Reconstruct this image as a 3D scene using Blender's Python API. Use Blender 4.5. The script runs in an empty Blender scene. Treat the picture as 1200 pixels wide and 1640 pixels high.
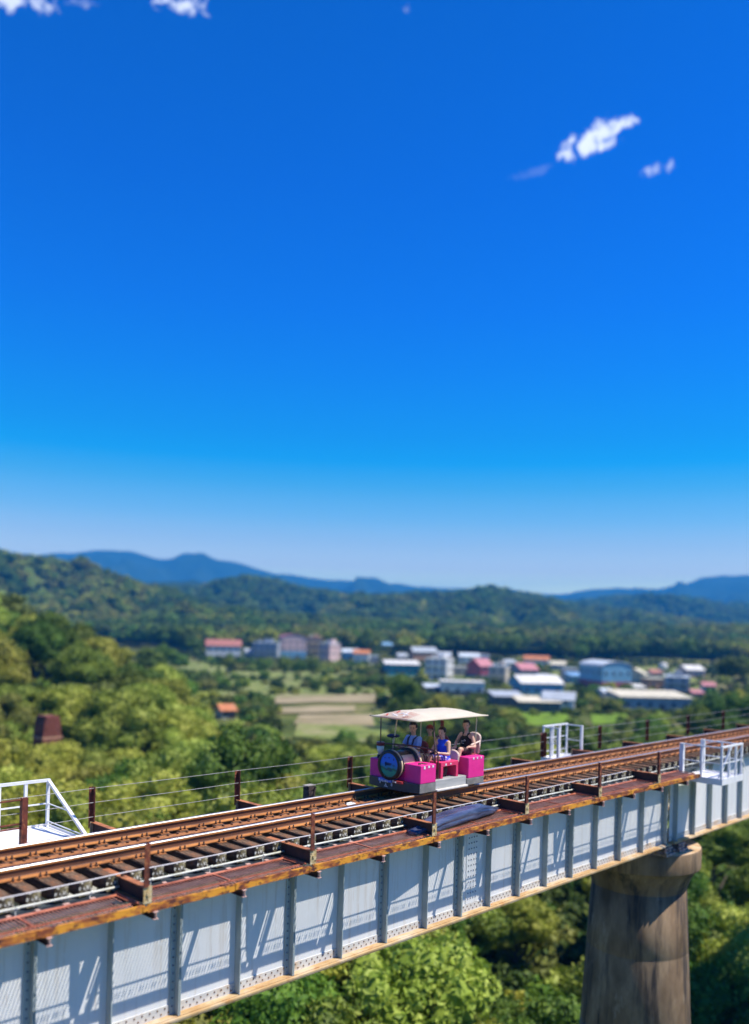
import bpy, bmesh, math, random
import numpy as np
from mathutils import Vector, Matrix, Euler
rnd = random.Random(7)
C = bpy.context.scene.collection
# ------------------------------------------------------------------ camera
# world axes: X runs along the railway, Y across it (away from the camera), Z up, rail tops at z = 0
FPX, ROLL, H = 1400.0, 0.028, 3.5
TH = math.atan(1355.5 / FPX)
CT, ST = math.cos(TH), math.sin(TH)
cam = bpy.data.cameras.new('camera')
cam.sensor_fit = 'HORIZONTAL'; cam.sensor_width = 36.0; cam.lens = FPX / 1200 * 36
cam.shift_y = 184 / 1200
cam.clip_start = 0.2; cam.clip_end = 40000
co = bpy.data.objects.new('camera', cam); C.objects.link(co)
fwd = Vector((CT, ST, 0)); rgt = Vector((ST, -CT, 0)); upv = Vector((0, 0, 1))
r2 = rgt * math.cos(ROLL) + upv * math.sin(ROLL)
u2 = upv * math.cos(ROLL) - rgt * math.sin(ROLL)
M = Matrix((r2, u2, -fwd)).transposed().to_4x4()
M.translation = Vector((0, 0, H)); co.matrix_world = M
cam.dof.use_dof = True; cam.dof.focus_distance = 17.0; cam.dof.aperture_fstop = 0.042 / 0.112
bpy.context.scene.camera = co
# ------------------------------------------------------------------ sun, sky, exposure
SUNV = Vector((0.755, -1.0, 2.06)).normalized()
sl = bpy.data.lights.new('sun', 'SUN'); sl.energy = 5.0; sl.angle = math.radians(0.5); sl.color = (1.0, 0.93, 0.82)
so = bpy.data.objects.new('sun', sl); C.objects.link(so)
so.rotation_euler = SUNV.to_track_quat('Z', 'Y').to_euler(); so.location = (0, -20, 60)
w = bpy.data.worlds.new('World'); bpy.context.scene.world = w; w.use_nodes = True
nt = w.node_tree; nt.nodes.clear()
N = nt.nodes.new; L = nt.links.new
out = N('ShaderNodeOutputWorld'); bg = N('ShaderNodeBackground'); L(bg.outputs[0], out.inputs[0])
sky = N('ShaderNodeTexSky'); sky.sky_type = 'NISHITA'; sky.sun_disc = False
sky.sun_elevation = math.asin(SUNV.z); sky.sun_rotation = math.atan2(SUNV.x, SUNV.y)
sky.air_density = 1.0; sky.dust_density = 0.3; sky.ozone_density = 2.5
bg.inputs[1].default_value = 0.11
tc = N('ShaderNodeTexCoord'); sep = N('ShaderNodeSeparateXYZ'); L(tc.outputs['Generated'], sep.inputs[0])
rmp = N('ShaderNodeValToRGB'); L(sep.outputs[2], rmp.inputs[0])
SKYR = [(0.0, (2.6, 2.6, 1.981)), (0.049, (2.6, 2.412, 1.247)), (0.067, (1.829, 1.542, 1.215)), (0.095, (1.139, 1.151, 1.106)), (0.123, (0.585, 0.966, 1.1)), (0.158, (0.187, 0.81, 1.08)), (0.185, (0.0, 0.716, 1.159)), (0.212, (0.0, 0.624, 1.166)), (0.277, (0.0, 0.524, 1.269)), (0.339, (0.0, 0.458, 1.321)), (0.449, (0.0, 0.406, 1.274)), (0.571, (0.0, 0.393, 1.174)), (1.0, (0.0, 0.28, 0.85))]
cr = rmp.color_ramp
while len(cr.elements) < len(SKYR): cr.elements.new(0.5)
for e, (p, c) in zip(cr.elements, SKYR): e.position = p; e.color = (c[0], c[1], c[2], 1)
mul = N('ShaderNodeMix'); mul.data_type = 'RGBA'; mul.blend_type = 'MULTIPLY'; mul.inputs[0].default_value = 1
L(sky.outputs[0], mul.inputs[6]); L(rmp.outputs[0], mul.inputs[7])
cur = mul.outputs[2]
# small clouds far up in the sky: each is a noise-broken patch round one direction
def dirpx(x, y):
    dx, dy = x - 600, y - 1004
    a = (dx * math.cos(ROLL) + dy * math.sin(ROLL)) / FPX; b = (dx * math.sin(ROLL) - dy * math.cos(ROLL)) / FPX
    return (rgt * a + fwd + upv * b).normalized()
def cloud(x, y, rx, ry, tilt, dens, seed, thr=0.5, sc=26.0):
    global cur
    d = dirpx(x, y); sx = d.cross(Vector((0, 0, 1))).normalized(); sy = sx.cross(d).normalized()
    ct, st = math.cos(tilt), math.sin(tilt)
    ex = (sx * ct + sy * st) * (FPX / rx); ey = (sy * ct - sx * st) * (FPX / ry)
    def dot(v):
        n = N('ShaderNodeVectorMath'); n.operation = 'DOT_PRODUCT'; L(tc.outputs['Generated'], n.inputs[0]); n.inputs[1].default_value = v; return n.outputs['Value']
    def mth(op, a, b=None, clamp=False):
        n = N('ShaderNodeMath'); n.operation = op; n.use_clamp = clamp
        for i, q in enumerate((a, b)):
            if q is None: continue
            if isinstance(q, (int, float)): n.inputs[i].default_value = q
            else: L(q, n.inputs[i])
        return n.outputs[0]
    r = mth('ADD', mth('POWER', dot(ex), 2.0), mth('POWER', dot(ey), 2.0))
    ns = N('ShaderNodeTexNoise'); ns.noise_dimensions = '4D'; ns.inputs['W'].default_value = seed; ns.inputs['Scale'].default_value = sc
    ns.inputs['Detail'].default_value = 7; ns.inputs['Roughness'].default_value = 0.6; ns.inputs['Distortion'].default_value = 0.6
    L(tc.outputs['Generated'], ns.inputs['Vector'])
    v = mth('SUBTRACT', mth('MULTIPLY', ns.outputs[0], 2.6), mth('MULTIPLY', r, 0.42))
    v = mth('MULTIPLY', mth('SUBTRACT', v, thr), 2.2, True)
    v = mth('MULTIPLY', v, mth('GREATER_THAN', dot(d), 0.5))
    v = mth('MULTIPLY', v, dens)
    mx = N('ShaderNodeMix'); mx.data_type = 'RGBA'; L(v, mx.inputs[0]); L(cur, mx.inputs[6]); mx.inputs[7].default_value = (6.6, 7.2, 8.6, 1)
    cur = mx.outputs[2]
cloud(948, 224, 42, 20, 0.36, 1.0, 3.1, 0.92, 80)
cloud(990, 201, 28, 9, 0.30, 1.0, 3.3, 0.88, 80)
cloud(1052, 271, 28, 8, 0.2, 0.5, 5.1, 0.95, 80)
cloud(850, 277, 36, 7, 0.2, 0.08, 8.4, 1.0, 70)
cloud(288, 0, 38, 20, 0.0, 0.85, 2.2, 1.0, 70)
cloud(18, 0, 60, 16, 0.15, 0.85, 9.7, 1.05, 60)
cloud(82, 4, 16, 15, 0.6, 0.7, 11.2, 1.05, 70)
cloud(135, 5, 24, 10, 0.2, 0.35, 12.2, 1.1, 70)
cloud(653, 14, 9, 6, 0.0, 0.3, 4.2, 1.0, 70)
L(cur, bg.inputs[0])
sc = bpy.context.scene
sc.view_settings.view_transform = 'Standard'; sc.view_settings.look = 'None'
sc.view_settings.exposure = 0.5; sc.view_settings.gamma = 1.0; sc.view_settings.use_curve_mapping = False
sc.render.engine = 'CYCLES'
cy = sc.cycles
cy.max_bounces = 6; cy.diffuse_bounces = 3; cy.glossy_bounces = 2; cy.transmission_bounces = 3; cy.transparent_max_bounces = 6
cy.volume_bounces = 0
cy.use_denoising = True
try: cy.denoiser = 'OPENIMAGEDENOISE'
except Exception: pass
cy.use_adaptive_sampling = True; cy.adaptive_threshold = 0.015
cy.sample_clamp_indirect = 6.0

# ------------------------------------------------------------------ geometry of the view, used only to place things on the ground
def camframe(X, Y): return (ST * X + CT * Y, -CT * X + ST * Y)       # right, forward -> world x, y
def ab(x, y):
    dx, dy = x - 600, y - 1004
    return (dx * math.cos(ROLL) + dy * math.sin(ROLL)) / FPX, (dx * math.sin(ROLL) - dy * math.cos(ROLL)) / FPX
def project(x, y, z):
    X = ST * x - CT * y; Y = CT * x + ST * y
    a = X / Y; b = (z - H) / Y
    return 600 + FPX * (a * math.cos(ROLL) + b * math.sin(ROLL)), 1004 + FPX * (a * math.sin(ROLL) - b * math.cos(ROLL)), Y

# ------------------------------------------------------------------ materials
def new_mat(name):
    m = bpy.data.materials.new(name); m.use_nodes = True
    return m, m.node_tree, m.node_tree.nodes['Principled BSDF']
def mat(name, cols, scale=6.0, rough=0.6, metal=0.0, bump=0.0, detail=6.0, stretch=(1, 1, 1), pos=(0.35, 0.65), spec=0.4, coord='Object',
        second=None, rand=0.0, bscale=None):
    """noise-mixed surface. cols: list of colours over a ramp. second: (colour, scale, lo, hi, stretch) a patchy layer of its own shape"""
    m, t, b = new_mat(name); n = t.nodes.new; l = t.links.new
    tcn = n('ShaderNodeTexCoord'); mp = n('ShaderNodeMapping'); l(tcn.outputs[coord], mp.inputs[0]); mp.inputs['Scale'].default_value = stretch
    ns = n('ShaderNodeTexNoise'); ns.inputs['Scale'].default_value = scale; ns.inputs['Detail'].default_value = detail; ns.inputs['Roughness'].default_value = 0.62
    l(mp.outputs[0], ns.inputs['Vector'])
    rp = n('ShaderNodeValToRGB'); l(ns.outputs[0], rp.inputs[0])
    while len(rp.color_ramp.elements) < len(cols): rp.color_ramp.elements.new(0.5)
    for i, c in enumerate(cols):
        e = rp.color_ramp.elements[i]; e.position = pos[0] + (pos[1] - pos[0]) * i / max(1, len(cols) - 1); e.color = (*c, 1)
    col = rp.outputs[0]
    if second:
        for s in (second if isinstance(second, list) else [second]):
            c2, s2, lo, hi, st2 = s
            mp2 = n('ShaderNodeMapping'); l(tcn.outputs[coord], mp2.inputs[0]); mp2.inputs['Scale'].default_value = st2; mp2.inputs['Location'].default_value = (3.3, 1.7, s2)
            n2 = n('ShaderNodeTexNoise'); n2.inputs['Scale'].default_value = s2; n2.inputs['Detail'].default_value = 8; n2.inputs['Roughness'].default_value = 0.68
            l(mp2.outputs[0], n2.inputs['Vector'])
            mr = n('ShaderNodeMapRange'); mr.inputs[1].default_value = lo; mr.inputs[2].default_value = hi; l(n2.outputs[0], mr.inputs[0])
            mx = n('ShaderNodeMix'); mx.data_type = 'RGBA'; l(mr.outputs[0], mx.inputs[0]); l(col, mx.inputs[6]); mx.inputs[7].default_value = (*c2, 1); col = mx.outputs[2]
    if rand:
        oi = n('ShaderNodeObjectInfo'); hs = n('ShaderNodeHueSaturation'); mr = n('ShaderNodeMapRange')
        mr.inputs[3].default_value = 1 - rand; mr.inputs[4].default_value = 1 + rand; l(oi.outputs['Random'], mr.inputs[0]); l(mr.outputs[0], hs.inputs['Value']); l(col, hs.inputs['Color']); col = hs.outputs[0]
    l(col, b.inputs['Base Color'])
    b.inputs['Roughness'].default_value = rough; b.inputs['Metallic'].default_value = metal
    b.inputs['Specular IOR Level'].default_value = spec
    if bump:
        bn = n('ShaderNodeTexNoise'); bn.inputs['Scale'].default_value = bscale or scale * 3; bn.inputs['Detail'].default_value = 6; l(mp.outputs[0], bn.inputs['Vector'])
        bp = n('ShaderNodeBump'); bp.inputs['Strength'].default_value = bump; bp.inputs['Distance'].default_value = 0.02; l(bn.outputs[0], bp.inputs['Height']); l(bp.outputs[0], b.inputs['Normal'])
    return m
def flat(name, c, rough=0.5, var=0.12, **k):
    return mat(name, [tuple(v * (1 - var) for v in c), tuple(min(1, v * (1 + var)) for v in c)], scale=k.pop('scale', 9), rough=rough, **k)
MT = {}
MT['rail_rust'] = mat('rail_rust', [(0.22, 0.075, 0.02), (0.44, 0.17, 0.045), (0.55, 0.24, 0.07)], 5, 0.62, bump=0.15, stretch=(0.25, 1, 1), second=((0.10, 0.045, 0.025), 9, 0.55, 0.75, (0.6, 1, 1)))
MT['rail_web_shade'] = mat('rail_web_shade', [(0.09, 0.035, 0.02), (0.2, 0.08, 0.035)], 5, 0.7, stretch=(0.25, 1, 1))  # web coloured darker to give the shade under the rail head
MT['beamdark'] = mat('beam_dark', [(0.03, 0.017, 0.018), (0.08, 0.035, 0.028)], 4, 0.7)  # dark rust; on the cross beams it carries the web's shade
MT['rail_head'] = mat('rail_head', [(0.42, 0.38, 0.36), (0.62, 0.58, 0.57)], 3, 0.42, 0.8, stretch=(0.2, 6, 1))
MT['plate'] = mat('rust_plate', [(0.30, 0.11, 0.035), (0.50, 0.21, 0.07)], 9, 0.7, bump=0.2, second=((0.10, 0.05, 0.03), 14, 0.5, 0.7, (1, 1, 1)))
MT['bolt'] = mat('dark_bolt', [(0.05, 0.03, 0.02), (0.14, 0.06, 0.03)], 30, 0.6)
MT['wood'] = mat('sleeper_wood', [(0.045, 0.028, 0.018), (0.13, 0.08, 0.05), (0.24, 0.16, 0.10)], 5, 0.85, bump=0.6, stretch=(6, 0.8, 6), rand=0.28, second=[((0.33, 0.13, 0.05), 3.0, 0.52, 0.72, (1, 1.2, 1)), ((0.4, 0.35, 0.28), 22, 0.64, 0.72, (3, 1, 3))], spec=0.2)
MT['wood_end'] = mat('sleeper_end', [(0.02, 0.018, 0.015), (0.10, 0.08, 0.05)], 14, 0.9, bump=0.5, rand=0.2, second=[((0.72, 0.70, 0.60), 13, 0.53, 0.58, (1, 1, 1)), ((0.33, 0.28, 0.14), 9, 0.5, 0.62, (1, 1, 1))], spec=0.2)
MT['red'] = mat('red_oxide_steel', [(0.34, 0.09, 0.045), (0.55, 0.19, 0.11)], 7, 0.65, bump=0.1, second=((0.16, 0.05, 0.03), 12, 0.55, 0.72, (0.6, 1, 1)))
MT['post'] = mat('post_rust', [(0.07, 0.022, 0.018), (0.22, 0.055, 0.028)], 6, 0.7, bump=0.15, second=((0.44, 0.17, 0.06), 10, 0.58, 0.7, (1, 1, 0.5)))
MT['edge'] = mat('edge_rust', [(0.20, 0.055, 0.025), (0.42, 0.14, 0.03), (0.68, 0.30, 0.03)], 4.5, 0.65, bump=0.2, pos=(0.40, 0.56), stretch=(0.8, 1, 2), second=[((0.10, 0.03, 0.025), 6, 0.53, 0.60, (0.8, 1, 1.6)), ((0.62, 0.55, 0.42), 20, 0.68, 0.72, (1, 1, 2))])
MT['grate'] = mat('grating_rust', [(0.46, 0.19, 0.13), (0.72, 0.36, 0.27)], 5, 0.7)
MT['beam'] = mat('beam_rust', [(0.30, 0.10, 0.035), (0.52, 0.2, 0.075)], 4, 0.7, bump=0.2, second=((0.10, 0.04, 0.03), 7, 0.52, 0.66, (1, 1, 1)))
MT['beam_end'] = mat('beam_end', [(0.4, 0.26, 0.08), (0.68, 0.58, 0.36)], 14, 0.8, bump=0.3, second=((0.10, 0.05, 0.03), 18, 0.56, 0.64, (1, 1, 1)))
MT['cap_end'] = flat('bracket_paint', (0.62, 0.40, 0.34), 0.6)
MT['pipe'] = mat('conduit', [(0.5, 0.52, 0.42), (0.75, 0.76, 0.68)], 8, 0.5, stretch=(0.4, 1, 1), second=((0.15, 0.12, 0.08), 10, 0.62, 0.7, (0.5, 1, 1)))
MT['cable'] = flat('steel_cable', (0.62, 0.60, 0.60), 0.4)
MT['wire'] = flat('fence_wire', (0.38, 0.37, 0.36), 0.45, metal=0.3)
MT['flange_top'] = mat('flange_top', [(0.02, 0.03, 0.04), (0.07, 0.09, 0.10)], 8, 0.7, second=((0.2, 0.1, 0.05), 8, 0.6, 0.72, (0.5, 1, 1)))
MT['web'] = mat('girder_paint', [(0.68, 0.70, 0.70), (0.76, 0.76, 0.75)], 1.6, 0.55, stretch=(1, 1, 0.35), second=[((0.52, 0.45, 0.36), 3.0, 0.54, 0.80, (2.4, 1, 0.10)), ((0.40, 0.25, 0.14), 6.0, 0.64, 0.76, (3, 1, 0.12)), ((0.74, 0.76, 0.77), 9.0, 0.55, 0.7, (1, 1, 1))], bump=0.08, bscale=3)
MT['stiff'] = mat('stiffener_paint', [(0.30, 0.36, 0.37), (0.44, 0.50, 0.50)], 3, 0.5, stretch=(1, 1, 0.3), second=((0.24, 0.2, 0.15), 5, 0.6, 0.8, (1, 1, 0.3)))
MT['flange'] = mat('bottom_flange', [(0.40, 0.24, 0.10), (0.52, 0.36, 0.18), (0.60, 0.50, 0.36)], 2.2, 0.65, stretch=(0.5, 1, 1), bump=0.1, second=((0.40, 0.17, 0.05), 6, 0.55, 0.72, (0.5, 1, 1)))
MT['angle'] = mat('flange_angle', [(0.52, 0.52, 0.50), (0.66, 0.64, 0.58)], 3, 0.6, stretch=(0.6, 1, 2), second=((0.50, 0.30, 0.12), 3.2, 0.5, 0.72, (0.7, 1, 1.5)))
MT['rivet'] = mat('rivet', [(0.07, 0.045, 0.03), (0.22, 0.12, 0.06)], 30, 0.6)
MT['splice_bolt'] = mat('splice_bolt', [(0.10, 0.13, 0.17), (0.25, 0.28, 0.32)], 30, 0.5)
MT['concrete'] = mat('pier_concrete', [(0.12, 0.08, 0.045), (0.22, 0.15, 0.09), (0.34, 0.245, 0.15)], 1.1, 0.9, stretch=(1.2, 1.2, 0.5), bump=0.35, pos=(0.32, 0.7), bscale=7,
    second=[((0.05, 0.042, 0.038), 1.4, 0.50, 0.64, (1.4, 1.4, 0.14)), ((0.46, 0.38, 0.28), 3, 0.6, 0.8, (1, 1, 0.3)), ((0.32, 0.17, 0.08), 2.4, 0.62, 0.8, (1.5, 1.5, 0.15))], spec=0.2)
MT['captop'] = mat('cap_top', [(0.42, 0.26, 0.12), (0.58, 0.42, 0.26)], 2.5, 0.9, second=((0.22, 0.13, 0.06), 4, 0.58, 0.7, (1, 1, 1)), bump=0.2)
MT['bearing'] = mat('bearing_iron', [(0.16, 0.10, 0.08), (0.5, 0.4, 0.36)], 12, 0.7, bump=0.3)
MT['white'] = mat('white_paint', [(0.72, 0.73, 0.75), (0.82, 0.83, 0.84)], 5, 0.45, second=((0.42, 0.25, 0.15), 9, 0.68, 0.76, (1, 1, 1)))
MT['whitefloor'] = mat('white_floor', [(0.70, 0.70, 0.70), (0.82, 0.81, 0.79)], 2.5, 0.6, second=[((0.42, 0.30, 0.22), 16, 0.68, 0.74, (1, 1, 1)), ((0.55, 0.52, 0.48), 3, 0.55, 0.8, (1, 1, 1))])
MT['tarp'] = mat('tarp', [(0.025, 0.035, 0.08), (0.09, 0.11, 0.19)], 3, 0.22, stretch=(0.4, 3, 3), bump=0.5, spec=0.6)
MT['paper'] = flat('paper', (0.8, 0.8, 0.8), 0.8, 0.03)
MT['r_stump'] = flat('weathered_top', (0.34, 0.32, 0.28), 0.8)
MT['charred'] = mat('charred_wood', [(0.02, 0.015, 0.015), (0.12, 0.09, 0.08)], 12, 0.9, bump=0.6)
MT['magenta'] = mat('magenta_paint', [(0.74, 0.022, 0.25), (0.82, 0.035, 0.29)], 4, 0.45, spec=0.4, bump=0.05, second=[((0.60, 0.10, 0.25), 14, 0.66, 0.74, (1, 1, 0.4)), ((0.30, 0.04, 0.10), 9, 0.70, 0.78, (1, 1, 1))])
MT['pinkred'] = mat('pink_red_paint', [(0.70, 0.03, 0.12), (0.80, 0.06, 0.17)], 4, 0.42)
MT['frontshade'] = flat('front_shade', (0.045, 0.05, 0.055), 0.5)  # shade of the skirt's front face, put into the colour
MT['grey'] = mat('grey_skirt', [(0.17, 0.165, 0.15), (0.26, 0.25, 0.235)], 5, 0.6, second=((0.33, 0.3, 0.26), 9, 0.6, 0.75, (1, 1, 3)), bump=0.1)
MT['stepgrey'] = mat('step_grey', [(0.34, 0.35, 0.33), (0.46, 0.46, 0.44)], 7, 0.6, stretch=(0.3, 1, 4))
MT['steppale'] = flat('step_lip', (0.70, 0.67, 0.62), 0.5)
MT['canopy'] = mat('canopy_cloth', [(0.80, 0.74, 0.60), (0.86, 0.80, 0.67)], 2.2, 0.7, bump=0.1)
MT['canopy_print'] = mat('canopy_print', [(0.74, 0.50, 0.40), (0.78, 0.66, 0.54)], 7, 0.7, pos=(0.35, 0.55))
MT['print_red'] = flat('print_red', (0.55, 0.10, 0.08), 0.7)
MT['cream'] = flat('cream_paint', (0.68, 0.56, 0.36), 0.4, 0.06)
MT['black'] = flat('black_paint', (0.018, 0.018, 0.02), 0.35)
MT['darksteel'] = flat('dark_steel', (0.10, 0.055, 0.045), 0.4)
MT['palepole'] = flat('pale_pole', (0.62, 0.55, 0.38), 0.5)
MT['maroon'] = flat('maroon_vinyl', (0.20, 0.035, 0.03), 0.4)
MT['paleseat'] = flat('pale_vinyl', (0.72, 0.55, 0.46), 0.5)
MT['wheel'] = flat('wheel_steel', (0.16, 0.13, 0.12), 0.4, metal=0.6)
MT['skin'] = mat('skin', [(0.60, 0.35, 0.25), (0.66, 0.41, 0.30)], 8, 0.5)
MT['hair'] = flat('black_hair', (0.015, 0.010, 0.010), 0.45)
MT['eye'] = flat('eye', (0.02, 0.015, 0.012), 0.3)
MT['lips'] = flat('lips', (0.36, 0.11, 0.09), 0.5)
def dup_mat_col(name, c, **k): MT[name] = flat(name, c, k.pop('rough', 0.8), **k)
dup_mat_col('lightblue', (0.22, 0.38, 0.80)); dup_mat_col('royal', (0.010, 0.07, 0.72)); dup_mat_col('tank', (0.018, 0.018, 0.02)); dup_mat_col('yellowgreen', (0.34, 0.33, 0.05))
dup_mat_col('capred', (0.20, 0.035, 0.03)); dup_mat_col('navy', (0.02, 0.03, 0.09)); dup_mat_col('denim', (0.03, 0.10, 0.30)); dup_mat_col('darkshorts', (0.045, 0.02, 0.025))
MT['floral'] = mat('floral', [(0.06, 0.05, 0.45), (0.10, 0.09, 0.6), (0.75, 0.75, 0.85)], 24, 0.8, pos=(0.45, 0.58))
MT['whiteprint'] = flat('white_print', (0.75, 0.72, 0.70), 0.8)
MT['redprint'] = flat('red_print', (0.65, 0.06, 0.05), 0.6); MT['blueprint'] = flat('blue_print', (0.14, 0.22, 0.70), 0.6)
MT['lampwhite'] = flat('lamp_lens', (0.62, 0.72, 0.62), 0.2, 0.05)
for k_ in ('canopy', 'canopy_print'):                            # thin cloth lets some light through
    t_ = MT[k_].node_tree; b_ = t_.nodes['Principled BSDF']; tl_ = t_.nodes.new('ShaderNodeBsdfTranslucent'); mx_ = t_.nodes.new('ShaderNodeMixShader'); mx_.inputs[0].default_value = 0.42
    t_.links.new(b_.inputs['Base Color'].links[0].from_socket, tl_.inputs[0]); t_.links.new(b_.outputs[0], mx_.inputs[1]); t_.links.new(tl_.outputs[0], mx_.inputs[2]); t_.links.new(mx_.outputs[0], t_.nodes['Material Output'].inputs[0])
# round painted panel on the boiler front: blue sky over green land (a flat print)
def disc_mat():
    m, t, b = new_mat('boiler_picture'); n = t.nodes.new; l = t.links.new
    tcn = n('ShaderNodeTexCoord'); sp = n('ShaderNodeSeparateXYZ'); l(tcn.outputs['Object'], sp.inputs[0])
    ns = n('ShaderNodeTexNoise'); ns.inputs['Scale'].default_value = 5; l(tcn.outputs['Object'], ns.inputs['Vector'])
    ad = n('ShaderNodeMath'); ad.operation = 'MULTIPLY_ADD'; l(ns.outputs[0], ad.inputs[0]); ad.inputs[1].default_value = 0.16; l(sp.outputs[2], ad.inputs[2])
    mr = n('ShaderNodeMapRange'); l(ad.outputs[0], mr.inputs[0]); mr.inputs[1].default_value = -0.18; mr.inputs[2].default_value = 0.34
    rp = n('ShaderNodeValToRGB'); l(mr.outputs[0], rp.inputs[0]); e = rp.color_ramp.elements
    while len(e) < 5: e.new(0.5)
    for q, (p, c) in zip(e, [(0.0, (0.0, 0.20, 0.16)), (0.27, (0.0, 0.30, 0.22)), (0.36, (0.0, 0.12, 0.08)), (0.42, (0.0, 0.22, 0.42)), (0.6, (0.0, 0.16, 0.75))]): q.position = p; q.color = (*c, 1)
    l(rp.outputs[0], b.inputs['Base Color']); b.inputs['Roughness'].default_value = 0.35
    return m
MT['picture'] = disc_mat()

# ------------------------------------------------------------------ mesh helpers
def add_box(bm, x0, x1, y0, y1, z0, z1, mi=0):
    v = [bm.verts.new((x, y, z)) for x in (x0, x1) for y in (y0, y1) for z in (z0, z1)]
    fs = []
    for f in ((0, 1, 3, 2), (4, 6, 7, 5), (0, 4, 5, 1), (2, 3, 7, 6), (0, 2, 6, 4), (1, 5, 7, 3)):
        fc = bm.faces.new([v[i] for i in f]); fc.material_index = mi; fs.append(fc)
    return v, fs
def add_bar(bm, a, b, w, h=None, mi=0, up=Vector((0, 0, 1))):
    a = Vector(a); b = Vector(b); h = h or w; d = (b - a).normalized()
    s = d.cross(up)
    if s.length < 1e-3: s = d.cross(Vector((1, 0, 0)))
    s.normalize(); t = s.cross(d).normalized(); s = s * w / 2; t = t * h / 2
    r = [[bm.verts.new(p + i * s + j * t) for i, j in ((-1, -1), (1, -1), (1, 1), (-1, 1))] for p in (a, b)]
    for k in range(4):
        f = bm.faces.new((r[0][k], r[0][(k + 1) % 4], r[1][(k + 1) % 4], r[1][k])); f.material_index = mi
    bm.faces.new(r[0][::-1]).material_index = mi; bm.faces.new(r[1]).material_index = mi
def add_tube(bm, pts, rad, seg=8, mi=0, cap=True, smooth=True):
    pts = [Vector(p) for p in pts]; rad = rad if isinstance(rad, (list, tuple)) else [rad] * len(pts)
    rings = []; ref = None
    for i, p in enumerate(pts):
        d = (pts[min(i + 1, len(pts) - 1)] - pts[max(i - 1, 0)]).normalized()
        if ref is None:
            ref = d.cross(Vector((0, 0, 1)))
            if ref.length < 0.05: ref = d.cross(Vector((1, 0, 0)))
        ref = (ref - d * ref.dot(d)).normalized(); u = d.cross(ref)
        rings.append([bm.verts.new(p + (ref * math.cos(2 * math.pi * k / seg) + u * math.sin(2 * math.pi * k / seg)) * rad[i]) for k in range(seg)])
    for a, b in zip(rings, rings[1:]):
        for k in range(seg):
            f = bm.faces.new((a[k], a[(k + 1) % seg], b[(k + 1) % seg], b[k])); f.smooth = smooth; f.material_index = mi
    if cap:
        bm.faces.new(rings[0][::-1]).material_index = mi; bm.faces.new(rings[-1]).material_index = mi
def add_ball(bm, c, r, sub=2, mi=0, sc=(1, 1, 1)):
    ret = bmesh.ops.create_icosphere(bm, subdivisions=sub, radius=1.0)
    for v in ret['verts']: v.co = Vector((v.co.x * r * sc[0], v.co.y * r * sc[1], v.co.z * r * sc[2])) + Vector(c)
    for v in ret['verts']:
        for f in v.link_faces: f.smooth = True; f.material_index = mi
def add_lathe(bm, prof, seg=40, center=(0, 0), mi=0, mis=None, axis='z'):
    rings = []
    for r, z in prof:
        ring = []
        for k in range(seg):
            a = 2 * math.pi * k / seg
            if axis == 'z': ring.append(bm.verts.new((center[0] + r * math.cos(a), center[1] + r * math.sin(a), z)))
            else: ring.append(bm.verts.new((z, center[0] + r * math.cos(a), center[1] + r * math.sin(a))))
        rings.append(ring)
    for i, (a, b) in enumerate(zip(rings, rings[1:])):
        for k in range(seg):
            f = bm.faces.new((a[k], a[(k + 1) % seg], b[(k + 1) % seg], b[k])); f.smooth = True; f.material_index = mis[i] if mis else mi
def extr(bm, poly, axis, a0, a1, mi=0):
    """prism: poly of 2-D points, swept along world axis 'x' or 'y' from a0 to a1"""
    def P(p, a): return (a, p[0], p[1]) if axis == 'x' else (p[0], a, p[1]) if axis == 'y' else (p[0], p[1], a)
    A = [bm.verts.new(P(p, a0)) for p in poly]; B = [bm.verts.new(P(p, a1)) for p in poly]; n = len(poly)
    for k in range(n): bm.faces.new((A[k], A[(k + 1) % n], B[(k + 1) % n], B[k])).material_index = mi
    bm.faces.new(A[::-1]).material_index = mi; bm.faces.new(B).material_index = mi
def mk(name, bm, mats, parent=None, bevel=0.0, loc=None, fixn=True):
    if fixn: bmesh.ops.recalc_face_normals(bm, faces=bm.faces)
    me = bpy.data.meshes.new(name); bm.to_mesh(me); bm.free()
    for m in (mats if isinstance(mats, (list, tuple)) else [mats]): me.materials.append(MT[m] if isinstance(m, str) else m)
    o = bpy.data.objects.new(name, me); C.objects.link(o)
    if parent: o.parent = parent
    if loc is not None: o.location = loc
    if bevel:
        b = o.modifiers.new('bevel', 'BEVEL'); b.width = bevel; b.segments = 1; b.limit_method = 'ANGLE'
    return o
def NB(): return bmesh.new()
def tag(o, label, cat, group=None, kind=None):
    if label: o['label'] = label
    if cat: o['category'] = cat
    if group: o['group'] = group
    if kind: o['kind'] = kind
    return o
def thing(name, label, cat, loc=(0, 0, 0), group=None, rz=0):
    o = bpy.data.objects.new(name, None); C.objects.link(o); o.location = loc; o.rotation_euler = (0, 0, rz); o.empty_display_size = 0.1
    return tag(o, label, cat, group)
def cp(o, parent=None, loc=None, rot=None, scale=None):
    c = o.copy(); C.objects.link(c)
    if parent: c.parent = parent
    if loc is not None: c.location = loc
    if rot is not None: c.rotation_euler = rot
    if scale is not None: c.scale = scale
    return c
def cptree(o, parent=None, loc=None):
    c = cp(o, parent, loc)
    for ch in [x for x in o.children]: cptree(ch, c)
    return c

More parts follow.
